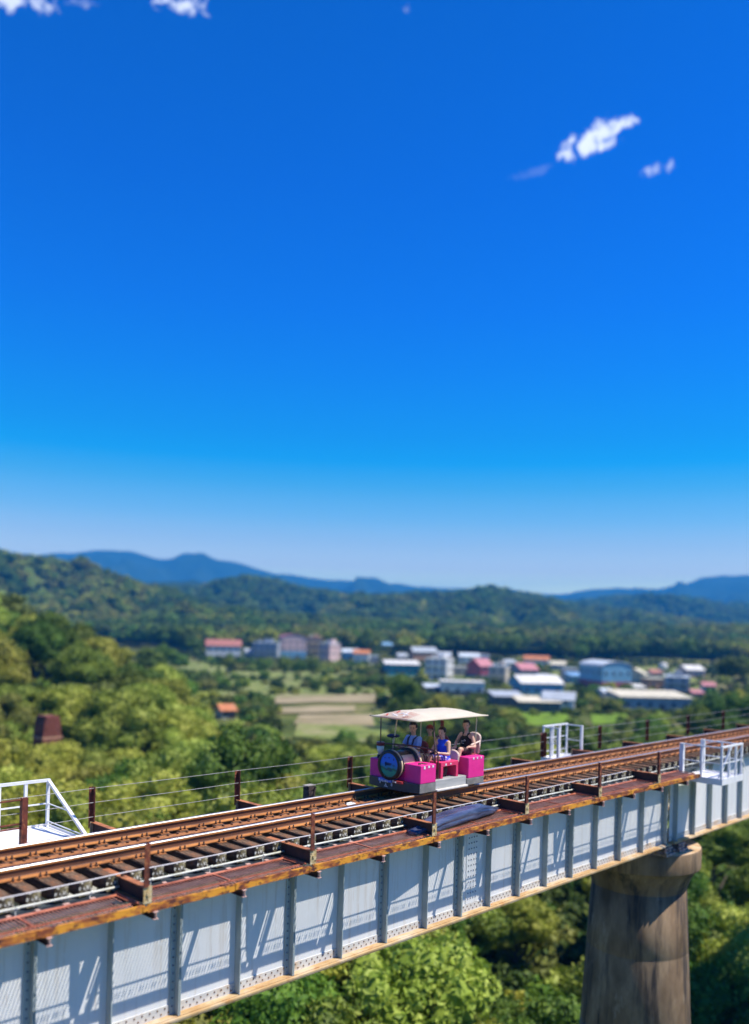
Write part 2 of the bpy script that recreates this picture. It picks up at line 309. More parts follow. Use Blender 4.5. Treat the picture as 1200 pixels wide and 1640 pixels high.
# ------------------------------------------------------------------ THE BRIDGE
PN, PF, PC = 12.06, 13.19, 12.625
TA, TB = -6.0, 72.0
def origin(o):
    v = Vector((0, 0, 0))
    while o is not None: v = v + o.location; o = o.parent
    return v
def mw(name, bm, mats, parent, bevel=0.0, loc=None):
    """mesh given in world coordinates; its origin is put at loc (world) or at its parent's origin"""
    po = origin(parent); l = Vector(loc) if loc is not None else po
    bmesh.ops.translate(bm, verts=bm.verts, vec=-l)
    return mk(name, bm, mats, parent, bevel, loc=l - po)

# --- concrete piers
def pier(tc, label, zb=-24.0):
    root = thing('bridge_pier', label, 'bridge pier', (tc, PC, zb), 'concrete piers carrying the railway bridge')
    def lf(name, prof, m, mis=None):
        bm = NB(); add_lathe(bm, prof, 64, (tc, PC), mis=mis); return mw(name, bm, m, root)
    R = lambda z: 1.40 + (-4.05 - z) * 0.052
    zs = [-4.05, -5.9, -5.93, -5.96, -8.2, -8.23, -8.26, -10.5, -10.53, -10.56, -14, -19, zb]
    lf('shaft', [(0.02, -4.0)] + [(R(z) - (0.012 if i in (2, 5, 8) else 0), z) for i, z in enumerate(zs)], 'concrete')
    lf('flare', [(1.405, -4.1), (1.41, -4.02), (1.52, -3.72), (1.70, -3.44), (1.72, -3.40)], 'concrete')
    lf('cap', [(1.66, -3.42), (1.77, -3.42), (1.785, -3.38), (1.785, -2.86), (1.76, -2.82), (0.01, -2.80)], ['concrete', 'captop'], mis=[0, 0, 0, 0, 1])
    for px in (11.42, 13.83):
        for dt in (-0.42, 0.42):
            bm = NB(); x = tc - 0.6 + dt
            add_box(bm, x - 0.28, x + 0.28, px - 0.28, px + 0.28, -2.80, -2.735)
            add_box(bm, x - 0.2, x + 0.2, px - 0.2, px + 0.2, -2.735, -2.68)
            add_tube(bm, [(x, px - 0.26, -2.655), (x, px + 0.26, -2.655)], 0.05, 10)
            add_box(bm, x - 0.22, x + 0.22, px - 0.22, px + 0.22, -2.63, -2.575)
            for sx in (-1, 1):
                for sy in (-1, 1):
                    add_tube(bm, [(x + sx * 0.24, px + sy * 0.24, -2.735), (x + sx * 0.24, px + sy * 0.24, -2.64)], 0.03, 6)
                    add_tube(bm, [(x + sx * 0.24, px + sy * 0.24, -2.70), (x + sx * 0.24, px + sy * 0.24, -2.665)], 0.05, 6)
            mw('bearing', bm, 'bearing', root, loc=(x, px, -2.8))
    return root
TJ = 24.25
pier(TJ + 0.7, 'tall round concrete pier with a flared cap under the joint of two girders')
pier(TJ + 0.7 - 27.4, 'round concrete pier carrying the near end of the first girder')
pier(TJ + 0.7 + 27.4, 'round concrete pier at the far end of the second span')

# --- plate girder spans
def rivet_bm(pts, r=0.017, nrm='y', s=-1):
    bm = NB()
    for (x, y, z) in pts:
        ring = []; ax = []
        for k in range(6):
            a = k * math.pi / 3
            ring.append(bm.verts.new((x + r * math.cos(a), y, z + r * math.sin(a))))
            ax.append(bm.verts.new((x + 0.55 * r * math.cos(a), y + s * r * 0.75, z + 0.55 * r * math.sin(a))))
        for k in range(6): bm.faces.new((ring[k], ring[(k + 1) % 6], ax[(k + 1) % 6], ax[k]))
        bm.faces.new(ax)
    return bm
def span(t0, t1, stiffs, splices, label):
    root = thing('girder_span', label, 'bridge girder', (t0, PC, -2.57), 'steel plate girder spans of the bridge')
    for pw, s in ((11.42, -1), (13.83, 1)):           # near girder, far girder; s = outward side
        cuts = [t0] + splices + [t1]
        for a, b in zip(cuts, cuts[1:]):
            bm = NB(); add_box(bm, a + 0.002, b - 0.002, pw - 0.01, pw + 0.01, -2.515, -0.465); mw('web_plate', bm, 'web', root, loc=(a, pw, -2.5))
        bm = NB(); add_box(bm, t0, t1, pw - 0.2, pw + 0.2, -0.465, -0.43); mw('top_flange', bm, 'flange_top', root)
        bm = NB(); add_box(bm, t0, t1, pw - 0.2, pw + 0.2, -2.545, -2.515); add_box(bm, t0 + 1.2, t1 - 1.2, pw - 0.19, pw + 0.19, -2.570, -2.545)
        mw('bottom_flange', bm, 'flange', root)
        # angles riveted to the web along both flanges
        y0, y1 = sorted((pw + s * 0.010, pw + s * 0.024))
        bm = NB(); add_box(bm, t0 + 0.01, t1 - 0.01, y0, y1, -2.515, -2.345)
        ya, yb = sorted((pw + s * 0.024, pw + s * 0.15)); add_box(bm, t0 + 0.01, t1 - 0.01, ya, yb, -2.515, -2.500, 1)
        mw('flange_angle', bm, ['angle', 'flange'], root)
        bm = NB(); add_box(bm, t0 + 0.01, t1 - 0.01, y0, y1, -0.62, -0.465); mw('flange_angle', bm, 'web', root)
        n = int((t1 - t0) / 0.13); pts = []
        for k in range(n):
            x = t0 + 0.08 + k * 0.13
            if any(abs(x - q) < 0.05 for q in stiffs): continue
            pts.append((x, pw + s * 0.024, -2.385 + rnd.uniform(-.003, .003))); pts.append((x + 0.065, pw + s * 0.024, -2.455))
        if s < 0:
            o = mw('flange_rivets', rivet_bm(pts, 0.0165), 'rivet', root); o['kind'] = 'stuff'
        # splice cover plates with their bolts
        for q in splices:
            bm = NB(); y0b, y1b = sorted((pw + s * 0.010, pw + s * 0.022)); add_box(bm, q - 0.2, q + 0.2, y0b, y1b, -2.34, -0.63); sp = mw('splice_plate', bm, 'web', root)
            if s < 0:
                pts = [(q + dx, pw + s * 0.022, -0.70 - 0.118 * k) for dx in (-0.13, -0.045, 0.045, 0.13) for k in range(14)]
                o = mw('splice_bolts', rivet_bm(pts, 0.019), 'splice_bolt', sp); o['kind'] = 'stuff'
        # stiffeners
        proto = {}
        for i, q in enumerate(stiffs):
            typ = i % 2
            if typ not in proto:
                bm = NB()
                w_ = 0.155
                ya, yb = sorted((s * 0.012, s * w_)); add_box(bm, -0.008, 0.008, ya, yb, -2.498, -0.467)
                ya, yb = sorted((s * (w_ - 0.012), s * w_)); add_box(bm, -0.020, 0.022, ya, yb, -2.497, -0.467) if typ else None
                if typ:
                    ya, yb = sorted((s * 0.0245, s * 0.036)); add_box(bm, -0.10, -0.008, ya, yb, -2.50, -0.468)
                else:
                    ya, yb = sorted((s * 0.0245, s * 0.034)); add_box(bm, -0.05, 0.05, ya, yb, -2.50, -2.40)
                me = bpy.data.meshes.new('stiffener'); bmesh.ops.recalc_face_normals(bm, faces=bm.faces); bm.to_mesh(me); bm.free(); me.materials.append(MT['stiff'])
                rb = None
                if typ and s < 0:
                    b2 = rivet_bm([(-0.055, s * 0.036, -0.75 - 0.125 * k) for k in range(14)], 0.019)
                    rb = bpy.data.meshes.new('rivets'); bmesh.ops.recalc_face_normals(b2, faces=b2.faces); b2.to_mesh(rb); b2.free(); rb.materials.append(MT['splice_bolt'])
                proto[typ] = (me, rb)
            me, rb = proto[typ]
            o = bpy.data.objects.new('stiffener', me); C.objects.link(o); o.parent = root; o.location = Vector((q, pw, 0)) - root.location
            if rb:
                r_ = bpy.data.objects.new('rivets', rb); C.objects.link(r_); r_.parent = o; r_['kind'] = 'stuff'
    for k in range(int((t1 - t0) / 3.4) + 1):          # cross frames between the two girders
        x = min(t0 + 0.25 + 3.4 * k, t1 - 0.2)
        bm = NB(); add_bar(bm, (x, 11.44, -0.60), (x, 13.81, -2.4), 0.08); add_bar(bm, (x + 0.09, 11.44, -2.4), (x + 0.09, 13.81, -0.60), 0.08); add_bar(bm, (x + .045, 11.44, -2.45), (x + .045, 13.81, -2.45), 0.08)
        mw('cross_frame', bm, 'stiff', root)
    return root
st1 = [5.32 - 1.14 * k for k in range(7, 0, -1)] + [5.32, 6.46, 7.60, 8.74, 9.88, 11.03, 12.20, 13.38, 14.49, 15.48, 16.58, 17.70, 18.83, 20.0, 21.22, 22.48, 23.90]
span(TJ - 27.3, TJ - 0.10, st1, [14.985], 'pale blue plate girder span running in from the lower left to the pier')
st2 = [24.56 + 1.2 * k for k in range(23)]
span(TJ + 0.10, TJ + 27.2, st2, [34.0, 43.0], 'pale plate girder span continuing past the pier beneath the white platform')
span(TJ + 27.4, TJ + 52, [TJ + 27.7 + 1.2 * k for k in range(20)], [], 'plate girder span in the distance beyond the second pier')

# --- track
track = thing('railway_track', 'single railway track with rusty rails and dark sleepers across the bridge', 'railway track', (TJ, PC, -0.40))
HB = 0.070; 
prof = [(-HB, -0.172), (HB, -0.172), (HB, -0.160), (0.022, -0.140), (0.010, -0.128), (0.010, -0.055), (0.034, -0.043), (0.036, -0.010), (0.028, -0.001), (-0.028, -0.001), (-0.036, -0.010), (-0.034, -0.043), (-0.010, -0.055), (-0.010, -0.128), (-0.022, -0.140), (-HB, -0.160)]
for pr in (PN, PF):
    bm = NB(); extr(bm, [(pr + a, b) for a, b in prof], 'x', TA, TB)
    bmesh.ops.recalc_face_normals(bm, faces=bm.faces)
    for f in bm.faces:
        f.normal_update()
        if f.normal.z > 0.5 and f.calc_center_median().z > -0.012: f.material_index = 1
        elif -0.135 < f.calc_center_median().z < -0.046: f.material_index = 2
    mw('rail', bm, ['rail_rust', 'rail_head', 'rail_web_shade'], track)
for t0_, t1_ in ((TA, 9.0), (9.01, 22.0), (22.01, 36.0), (36.01, 50)):
    bm = NB(); add_box(bm, t0_, t1_, 12.74, 12.90, -0.180, -0.168); gs = mw('guard_strip', bm, 'plate', track)
    bm = NB(); q = t0_ + 0.1
    while q < min(t1_, 40): add_tube(bm, [(q, 12.85, -0.168), (q, 12.85, -0.140)], 0.022, 6); add_box(bm, q + .03, q + .15, 12.905, 12.96, -0.178, -0.174); q += 0.1925
    o = mw('strip_bolts', bm, 'bolt', gs); o['kind'] = 'stuff'
# sleeper, with a tie plate and its screws under each rail
def sleeper_mesh(seed):
    r = random.Random(seed); bm = NB()
    ys = [11.39 - PC, -0.9, -0.4, 0, 0.4, 0.9, 13.86 - PC]; ring = []
    for y in ys:
        j = lambda: r.uniform(-0.006, 0.006)
        ring.append([bm.verts.new((sx * 0.098 + j(), y + (j() if abs(y) > 1 else 0), z + j())) for sx, z in ((-1, -0.215), (1, -0.215), (1, -0.012), (0.86, 0.0), (-0.86, 0.0), (-1, -0.012))])
    for a, b in zip(ring, ring[1:]):
        for k in range(6): bm.faces.new((a[k], a[(k + 1) % 6], b[(k + 1) % 6], b[k]))
    bm.faces.new(ring[0][::-1]).material_index = 1; bm.faces.new(ring[-1]).material_index = 1
    bmesh.ops.recalc_face_normals(bm, faces=bm.faces)
    me = bpy.data.meshes.new('sleeper'); bm.to_mesh(me); bm.free(); me.materials.append(MT['wood']); me.materials.append(MT['wood_end']); return me
SM = [sleeper_mesh(k) for k in range(6)]
bm = NB(); add_box(bm, -0.085, 0.085, -0.155, 0.155, 0.0, 0.011)
for sx in (-1, 1):
    for sy in (-1, 1):
        add_tube(bm, [(sx * 0.045, sy * 0.115, 0.011), (sx * 0.045, sy * 0.115, 0.050)], 0.019, 6, mi=1)
        add_tube(bm, [(sx * 0.045, sy * 0.115, 0.05), (sx * 0.045, sy * 0.115, 0.075)], 0.011, 6, mi=1)
    add_box(bm, -0.03, 0.03, sx * 0.075 - 0.02, sx * 0.075 + 0.02, 0.011, 0.032, mi=0)
bmesh.ops.recalc_face_normals(bm, faces=bm.faces)
TPM = bpy.data.meshes.new('tie_plate'); bm.to_mesh(TPM); bm.free(); TPM.materials.append(MT['plate']); TPM.materials.append(MT['bolt'])
BAY = 3.075; POST0 = 6.58
x = -4.0 + 0.09; k = 0
while x < 62:
    ph = (x - POST0) % BAY
    near_beam = min(ph, BAY - ph) < 0.17
    o = bpy.data.objects.new('sleeper', SM[k % 6]); C.objects.link(o); o.parent = track
    o.location = Vector((x + rnd.uniform(-.012, .012), PC + rnd.uniform(-.018, .018), -0.184)) - track.location; o.rotation_euler = (0, 0, rnd.uniform(-.012, .012))
    for pr in (PN, PF):
        q = bpy.data.objects.new('tie_plate', TPM); C.objects.link(q); q.parent = o; q.location = (0, pr - PC, 0.0005)
    x += 0.385; k += 1

# --- walkways on both sides
def walkway(side, label):
    s = side
    Y = lambda d: PC + s * d                                     # d = distance from the track's centre line
    root = thing('side_walkway', label, 'walkway', (TJ, Y(1.7), -0.5), 'grating walkways along the bridge')
    def bx(bm, x0, x1, d0, d1, z0, z1, mi=0):
        a, b = sorted((Y(d0), Y(d1))); add_box(bm, x0, x1, a, b, z0, z1, mi)
    nb = 12 if s < 0 else 14
    BAY = 3.075 if s < 0 else 3.27
    first = POST0 - BAY * 2 if s < 0 else 7.93 - BAY * 4
    # one bay of grating
    def grate_bm(x0, x1):
        bm = NB(); n = int((x1 - x0) / 0.056)
        for k in range(n):
            x = x0 + 0.03 + k * 0.056; bx(bm, x - 0.0042, x + 0.0042, 1.44, 2.0, -0.438, -0.430)
        return bm
    gmesh = None
    for b in range(nb):
        x0 = first + BAY * b + 0.10; x1 = x0 + BAY - 0.24
        if s < 0 and x0 > 24: break
        if s < 0 and x1 > 24.3: x1 = 24.35; gmesh = None
        panel = bpy.data.objects.new('grating_panel', None); C.objects.link(panel); panel.parent = root; panel.location = Vector((x0, Y(1.7), -0.44)) - root.location
        o = mw('grating_bars', grate_bm(x0, x1), 'grate', panel); o['kind'] = 'stuff'
        bm = NB(); add_tube(bm, [(x0, Y(1.43), -0.418), (x1, Y(1.43), -0.418)], 0.022, 8); mw('frame_bar', bm, 'red', panel)
        bm = NB(); bx(bm, x0, x1, 1.903, 1.908, -0.430, -0.404); mw('frame_bar', bm, 'red', panel)
        for f in (0.0, 0.5, 1.0):
            xx = x0 + (x1 - x0) * f; bm = NB(); bx(bm, xx - 0.014, xx + 0.014, 1.43, 1.92, -0.428, -0.412); mw('frame_bar', bm, 'red', panel)
        # perforated outer strip: cross pieces and slivers
        bm = NB(); n = int((x1 - x0) / 0.05)
        for k in range(n):
            x = x0 + k * 0.05; j_ = rnd.uniform(-.02, .02); bx(bm, x + j_, x + j_ + 0.010, 1.945, 1.985, -0.425, -0.418)
        o = mw('perforated_strip', bm, 'grate', panel); o['kind'] = 'stuff'
    # inner plank added to cast the girder's top shadow, and the small plates
    bm = NB(); bx(bm, first, 24.3 if s < 0 else 46, 1.402, 1.625, -0.475, -0.466); mw('shade_ledge', bm, 'flange_top', root)
    x = first + 0.2
    while x < (24 if s < 0 else 40):
        bm = NB(); bx(bm, x, x + rnd.uniform(.05, .09), 1.30, 1.36, -0.429, -0.412); mw('ledge_clip', bm, 'cap_end', root); x += 0.39
    # edge beam in lengths
    for b in range(nb * 2):
        x0 = first + BAY / 2 * b - 0.02 + rnd.uniform(-.03, .03); x1 = x0 + BAY / 2 - 0.015
        if s < 0 and x0 > 23.6: break
        if s < 0: x1 = min(x1, 24.4)
        dz = rnd.uniform(-.006, .004)
        bm = NB(); bx(bm, x0, x1, 2.034, 2.046, -0.535 + dz, -0.428 + dz); bx(bm, x0, x1, 2.005, 2.034, -0.440 + dz, -0.428 + dz); bx(bm, x0, x1, 2.01, 2.034, -0.535 + dz, -0.525 + dz)
        mw('edge_beam', bm, 'edge', root)
        bm = NB(); bx(bm, x1 - 0.03, x1 + 0.05, 2.046, 2.056, -0.52, -0.445); mw('edge_cleat', bm, 'edge', root)
    # cantilever brackets: little I-beams under the edge beam
    for b in range(nb * 2):
        x = first + 0.12 + BAY / 2 * b
        if s < 0 and x > 24: break
        bm = NB()
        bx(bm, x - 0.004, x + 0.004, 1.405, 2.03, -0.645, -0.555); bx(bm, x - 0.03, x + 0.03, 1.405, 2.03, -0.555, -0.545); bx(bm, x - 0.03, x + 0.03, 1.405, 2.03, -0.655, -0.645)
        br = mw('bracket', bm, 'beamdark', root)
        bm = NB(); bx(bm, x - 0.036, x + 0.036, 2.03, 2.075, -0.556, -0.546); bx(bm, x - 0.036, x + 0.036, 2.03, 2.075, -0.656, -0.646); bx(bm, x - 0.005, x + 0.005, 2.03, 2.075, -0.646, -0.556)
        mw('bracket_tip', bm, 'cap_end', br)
    # cross beams between the sleepers that carry the posts
    for b in range(nb):
        x = first + BAY * b
        if s < 0 and x > 24: break
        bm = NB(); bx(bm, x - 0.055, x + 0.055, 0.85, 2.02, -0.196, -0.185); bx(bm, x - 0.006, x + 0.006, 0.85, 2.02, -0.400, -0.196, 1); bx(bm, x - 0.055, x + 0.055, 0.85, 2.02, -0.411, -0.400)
        cb = mw('cross_beam', bm, ['beam', 'beamdark'], root)  # web coloured dark to stand for its shaded side
        bm = NB(); bx(bm, x - 0.065, x + 0.065, 2.02, 2.032, -0.415, -0.18); bx(bm, x - 0.02, x + 0.02, 2.032, 2.05, -0.31, -0.27); mw('end_plate', bm, 'beam_end', cb)
        bm = NB()                                                # rod with nuts beside the beam
        a = Y(1.35); c = Y(1.98)
        add_tube(bm, [(x - 0.11, a, -0.40), (x - 0.11, c, -0.40)], 0.012, 6)
        for k in range(12): 
            yy = a + (c - a) * (k + 0.5) / 12; add_tube(bm, [(x - 0.11, yy - 0.012, -0.40), (x - 0.11, yy + 0.012, -0.40)], 0.021, 6)
        mw('threaded_rod', bm, 'red', cb)
    return root
walkway(-1, 'rusty grating walkway with an orange edge beam along the near side of the track')
walkway(1, 'rusty red walkway just showing beyond the far rail')

# --- post and wire fences, a fence for each side
def fence(s, ts, d, z0, z1, wires, label, rad):
    Y = PC + s * d
    root = thing('wire_fence', label, 'wire fence', (ts[0], Y, z0), 'post and wire fences along the bridge')
    for t in ts:
        bm = NB(); h = z1 + rnd.uniform(-.015, .015); ln = rnd.uniform(-.012, .012)
        a = 0.040
        add_bar(bm, (t, Y, z0), (t + ln, Y, h), 2 * a, 0.010, up=Vector((1, 0, 0))); add_bar(bm, (t - a + 0.005, Y + s * 0.045, z0), (t - a + 0.005 + ln, Y + s * 0.045, h), 0.010, 0.08, up=Vector((1, 0, 0)))
        mw('post', bm, 'post', root)
    for z in wires:
        bm = NB(); pts = []
        for a, b in zip(ts, ts[1:]):
            n = 8; sag = rnd.uniform(.004, .02)
            for k in range(n):
                f = k / n; pts.append((a + (b - a) * f, Y - s * 0.012, z - 4 * sag * f * (1 - f)))
        pts.append((ts[-1], Y - s * 0.012, z)); add_tube(bm, pts, rad, 6); mw('wire', bm, 'cable' if s < 0 else 'wire', root)
    return root
near_ts = [POST0 + BAY * k for k in range(-2, 6)]
NP = ['rusty post farthest down the near end of the walkway', 'rusty post next before the one below the left platform', 'short rusty post on the near walkway below the left white platform', 'short rusty post on the near walkway, second from the left',
      'short rusty post right in front of the rail car at the end of the tarpaulin', 'short rusty post just right of the tarpaulin', 'short rusty post midway between the tarpaulin and the right white platform', 'short rusty post just left of the right white platform']
for t, lb in zip(near_ts, NP):
    Y = PC - 2.0; root = thing('rusty_post', lb, 'post', (t, Y, -0.185), 'rusty posts along the near walkway'); h = 0.405 + rnd.uniform(-.015, .015); ln = rnd.uniform(-.012, .012)
    bm = NB(); add_bar(bm, (t, Y, -0.185), (t + ln, Y, h), 0.085, 0.010, up=Vector((1, 0, 0))); mw('angle_leg', bm, 'post', root)
    bm = NB(); add_bar(bm, (t - .036, Y - 0.045, -0.185), (t - .036 + ln, Y - 0.045, h), 0.010, 0.08, up=Vector((1, 0, 0))); mw('angle_leg', bm, 'post', root)
    bm = NB(); add_box(bm, t - .03, t + .03, Y + .006, Y + .012, 0.05, 0.09); add_box(bm, t - .03, t + .03, Y + .006, Y + .012, 0.25, 0.27); mw('clip', bm, 'cap_end', root)
root = thing('steel_cable', 'taut pale cable stretched low across the sleeper ends of the near side', 'cable', (6.0, 11.27, -0.14))
pts = []
for a, b in zip(near_ts, near_ts[1:]):
    for k in range(6): f = k / 6; pts.append((a + (b - a) * f, 11.27, -0.137 - 0.06 * f * (1 - f)))
bm = NB(); add_tube(bm, pts, 0.0095, 6); mw('strand', bm, 'cable', root)
for t in near_ts: bm = NB(); add_box(bm, t - .02, t + .02, 11.25, 11.29, -0.184, -0.15); mw('cable_clamp', bm, 'bolt', root)
far_ts = [7.93 + 3.27 * k for k in range(-4, 4)] + [22.6]
fence(1, far_ts, 2.02, -0.3, 0.44, [0.43, 0.17, -0.09], 'rusty posts with three wires behind the far rail, left of the rail car', 0.005)
far2 = [22.72] + [26.0 + 3.32 * k for k in range(0, 11)]
fence(1, far2, 2.02, -0.3, 0.44, [0.43, 0.17, -0.09], 'rusty posts with three wires behind the far rail, right of the rail car', 0.005)
cond = thing('conduit', 'pale conduit pipe along the girder flange beside the grating', 'pipe', (TJ, 11.3, -0.43))
for b in range(9):
    x0 = POST0 - BAY * 2 + BAY * b + 0.03; x1 = x0 + BAY - 0.06
    bm = NB(); pts = [(x0 + (x1 - x0) * f, 11.305 + rnd.uniform(-.006, .006), -0.335 + rnd.uniform(-.006, .006)) for f in (0, .2, .4, .6, .8, 1)]
    add_tube(bm, pts, 0.017, 8)
    for f in (.15, .5, .85): xx = x0 + (x1 - x0) * f; add_tube(bm, [(xx, 11.305, -0.335), (xx + 0.05, 11.305, -0.335)], 0.024, 8); add_bar(bm, (xx, 11.305, -0.34), (xx, 11.305, -0.43), 0.012)
    mw('pipe_length', bm, 'pipe', cond)

# --- bundled blue-grey tarpaulin lying on the near walkway
bm = NB(); rings = []; seg = 22; r_ = random.Random(3)
ph = [r_.uniform(0, 6.28) for _ in range(6)]
nr = 26
for i in range(nr + 1):
    f = i / nr; t = 12.45 + (15.62 - 12.45) * f; p = 10.93 + 0.33 * f; wd = (0.27 - 0.10 * f) * min(1, 0.45 + f * 3) * min(1, 0.35 + (1 - f) * 5); hh = (0.085 + 0.045 * math.sin(f * 3.1)) * min(1, 0.3 + f * 3) * min(1, 0.35 + (1 - f) * 3)
    ring = []
    for k in range(seg):
        a = 2 * math.pi * k / seg
        fold = 1 + 0.15 * math.sin(5 * a + ph[0] + f * 1.2) + 0.13 * math.sin(8 * a + ph[1] - f * 1.0) + 0.03 * math.sin(14 * a + f * 9)
        y = wd * fold * math.cos(a); z = hh * fold * math.sin(a)
        ring.append(bm.verts.new((t, p + y, max(-0.412, -0.40 + hh * 0.8 + z))))
    rings.append(ring)
for a, b in zip(rings, rings[1:]):
    for k in range(seg): bm.faces.new((a[k], a[(k + 1) % seg], b[(k + 1) % seg], b[k])).smooth = True
bm.faces.new(rings[0][::-1]); bm.faces.new(rings[-1])
o = mk('tarpaulin', bm, 'tarp', loc=(0, 0, 0)); tag(o, 'long bundle of folded blue-grey tarpaulin lying on the walkway grating', 'tarpaulin')
bm = NB(); v = [bm.verts.new(q) for q in ((12.52, 12.74, -0.164), (12.74, 12.72, -0.155), (12.80, 12.90, -0.150), (12.60, 12.92, -0.160))]; bm.faces.new(v)
v2 = [bm.verts.new(q.co + Vector((0, 0, 0.004))) for q in v]; bm.faces.new(v2[::-1])
for k in range(4): bm.faces.new((v[k], v[(k + 1) % 4], v2[(k + 1) % 4], v2[k]))
tag(mk('paper_scrap', bm, 'paper'), 'small white scrap lying between the rails in front of the rail car', 'scrap')
# weathered signal stump on the far side, left of the car
root = thing('charred_stump', 'dark weathered timber stump with a pale top behind the far rail', 'wooden stump', (13.45, 14.95, -1.4))
bm = NB(); r_ = random.Random(5)
for k in range(6):
    z0 = -1.4 + 0.2 * k; add_box(bm, 13.34 + r_.uniform(-.02, .02), 13.56 + r_.uniform(-.02, .02), 14.86 + r_.uniform(-.02, .02), 15.05, z0, z0 + 0.2 + 0.02 * (k < 5))
add_bar(bm, (13.36, 14.84, -0.9), (13.52, 14.83, -0.2), 0.035); mw('timber', bm, 'charred', root)
bm = NB(); add_box(bm, 13.32, 13.56, 14.86, 15.04, -0.178, -0.165); mw('top_plate', bm, 'r_stump', root)
bm = NB(); add_box(bm, 13.3, 13.6, 14.55, 15.2, -1.5, -1.402); mw('support_plate', bm, 'stiff', root)

# --- white refuge platforms with railings
def refuge(t0, t1, y_in, y_out, zf, zt, label, posts_out, sidel=True, sider=True, rr=0.028, diag=None, mids=(0.5,), bw=None):
    root = thing('refuge_platform', label, 'platform', ((t0 + t1) / 2, (y_in + y_out) / 2, zf), 'white steel refuge platforms beside the track')
    ya, yb = sorted((y_in, y_out)); s = 1 if y_out > y_in else -1
    bm = NB(); add_box(bm, t0, t1, ya, yb, zf - 0.03, zf); mw('floor_plate', bm, 'whitefloor', root)
    bm = NB(); add_box(bm, t0 - 0.004, t1 + 0.004, *sorted((y_out, y_out + s * 0.012)), zf - 0.13, zf + 0.05); mw('kick_plate', bm, 'white', root)
    for tt in (t0 - 0.012, t1): bm = NB(); add_box(bm, tt, tt + 0.012, ya, yb, zf - 0.13, zf + 0.04); mw('kick_plate', bm, 'white', root)
    for f in (0.2, 0.8):
        tt = t0 + (t1 - t0) * f; bm = NB(); add_bar(bm, (tt, y_in - s * 0.25, zf - 0.09), (tt, y_out, zf - 0.09), 0.08, 0.10); mw('support_beam', bm, 'white', root)
    yo = y_out - s * 0.03
    def post(t, y, w=rr * 2, z1=zt): bm = NB(); add_bar(bm, (t, y, zf), (t, y, z1), w); mw('post', bm, 'white', root)
    def railb(a, b, w=rr * 1.7): bm = NB(); add_bar(bm, a, b, w, w * 0.8); mw('rail_bar', bm, 'white', root)
    for f in posts_out: post(t0 + 0.03 + (t1 - t0 - 0.06) * f, yo)
    railb((t0, yo, zt), (t1, yo, zt), rr * 2.4)
    for m in mids: railb((t0 + .02, yo, zf + (zt - zf) * m), (t1 - .02, yo, zf + (zt - zf) * m), rr * 1.1)
    for on, tt in ((sidel, t0 + 0.03), (sider, t1 - 0.03)):
        if not on: continue
        if on == 'slope':
            railb((tt, yo, zt), (tt, y_in + s * 0.15, zf + 0.02), rr * 2.2)
            for m in (0.12, 0.5): railb((tt, yo, zf + (zt - zf) * m), (tt, yo + (y_in + s * 0.15 - yo) * (1 - m) * 0.98, zf + (zt - zf) * m - 0.01), rr * 0.7)
            continue
        yi = y_in + s * 0.05
        post(tt, yi, w=bw or rr * 2); 
        if on == 'mid': post(tt, (yi + yo) / 2)
        railb((tt, yi, zt - 0.02), (tt, yo, zt - 0.02)); railb((tt, yi, zf + (zt - zf) * 0.5), (tt, yo, zf + (zt - zf) * 0.5), rr * 1.1)
    for d in (diag or []): railb(d[0], d[1], d[2])
    return root
refuge(24.50, 25.98, 11.22, 9.98, -0.56, 0.38, 'white railed platform standing out from the near side at the right', (0, 0.36, 0.70, 1), 'mid', 'mid', 0.026, bw=0.11,
       diag=[((24.62, 10.12, -0.54), (25.1, 9.98, 0.36), 0.05), ((24.9, 10.25, -0.54), (25.35, 10.1, 0.30), 0.022), ((25.7, 10.3, -0.5), (25.95, 10.0, 0.34), 0.02), ((25.75, 9.95, 0.1), (26.2, 9.97, -0.4), 0.02)])
refuge(4.75, 7.72, 14.15, 16.0, -0.47, 0.41, 'white platform with sloping end rail beyond the track at the lower left', (0, 0.36, 0.68, 0.85, 1), True, 'slope', 0.027)
refuge(23.02, 24.42, 14.35, 14.97, -0.40, 0.58, 'small white railed platform beyond the track, right of the rail car', (0, 0.40, 0.7, 1), 'mid', True, 0.024, mids=(0.2, 0.62), bw=0.07,
       diag=[((23.6, 14.9, 0.2), (24.0, 14.85, -0.3), 0.014)])
# red oxide gate bracket standing at the left platform
root = thing('rusty_gate_frame', 'rusty upright with three stub rails in front of the left white platform', 'gate frame', (6.6, 14.6, -0.47))
bm = NB(); add_box(bm, 6.56, 6.66, 14.55, 14.65, -0.47, 0.42); mw('upright', bm, 'post', root)
for z, ln in ((0.39, 1.9), (-0.02, 2.0), (-0.09, 2.0)):
    bm = NB(); add_tube(bm, [(6.56, 14.6, z), (6.56 - ln, 14.6, z - 0.01)], 0.016, 8); mw('stub_rail', bm, 'post', root)
bm = NB(); add_bar(bm, (6.61, 14.5, -0.36), (6.75, 14.05, -0.36), 0.09, 0.05); mw('foot_bracket', bm, 'red', root)
# ------------------------------------------------------------------ THE PEDAL RAIL CAR
car = thing('rail_car', 'magenta and grey open rail car with a round boiler front and cream canopy', 'rail car', (14.9, 12.67, 0.0))
def W(name, bm, m, parent=None, bevel=0.0): return mw(name, bm, m, parent or car, bevel)
P0, P1, PM = 11.93, 13.41, 12.67
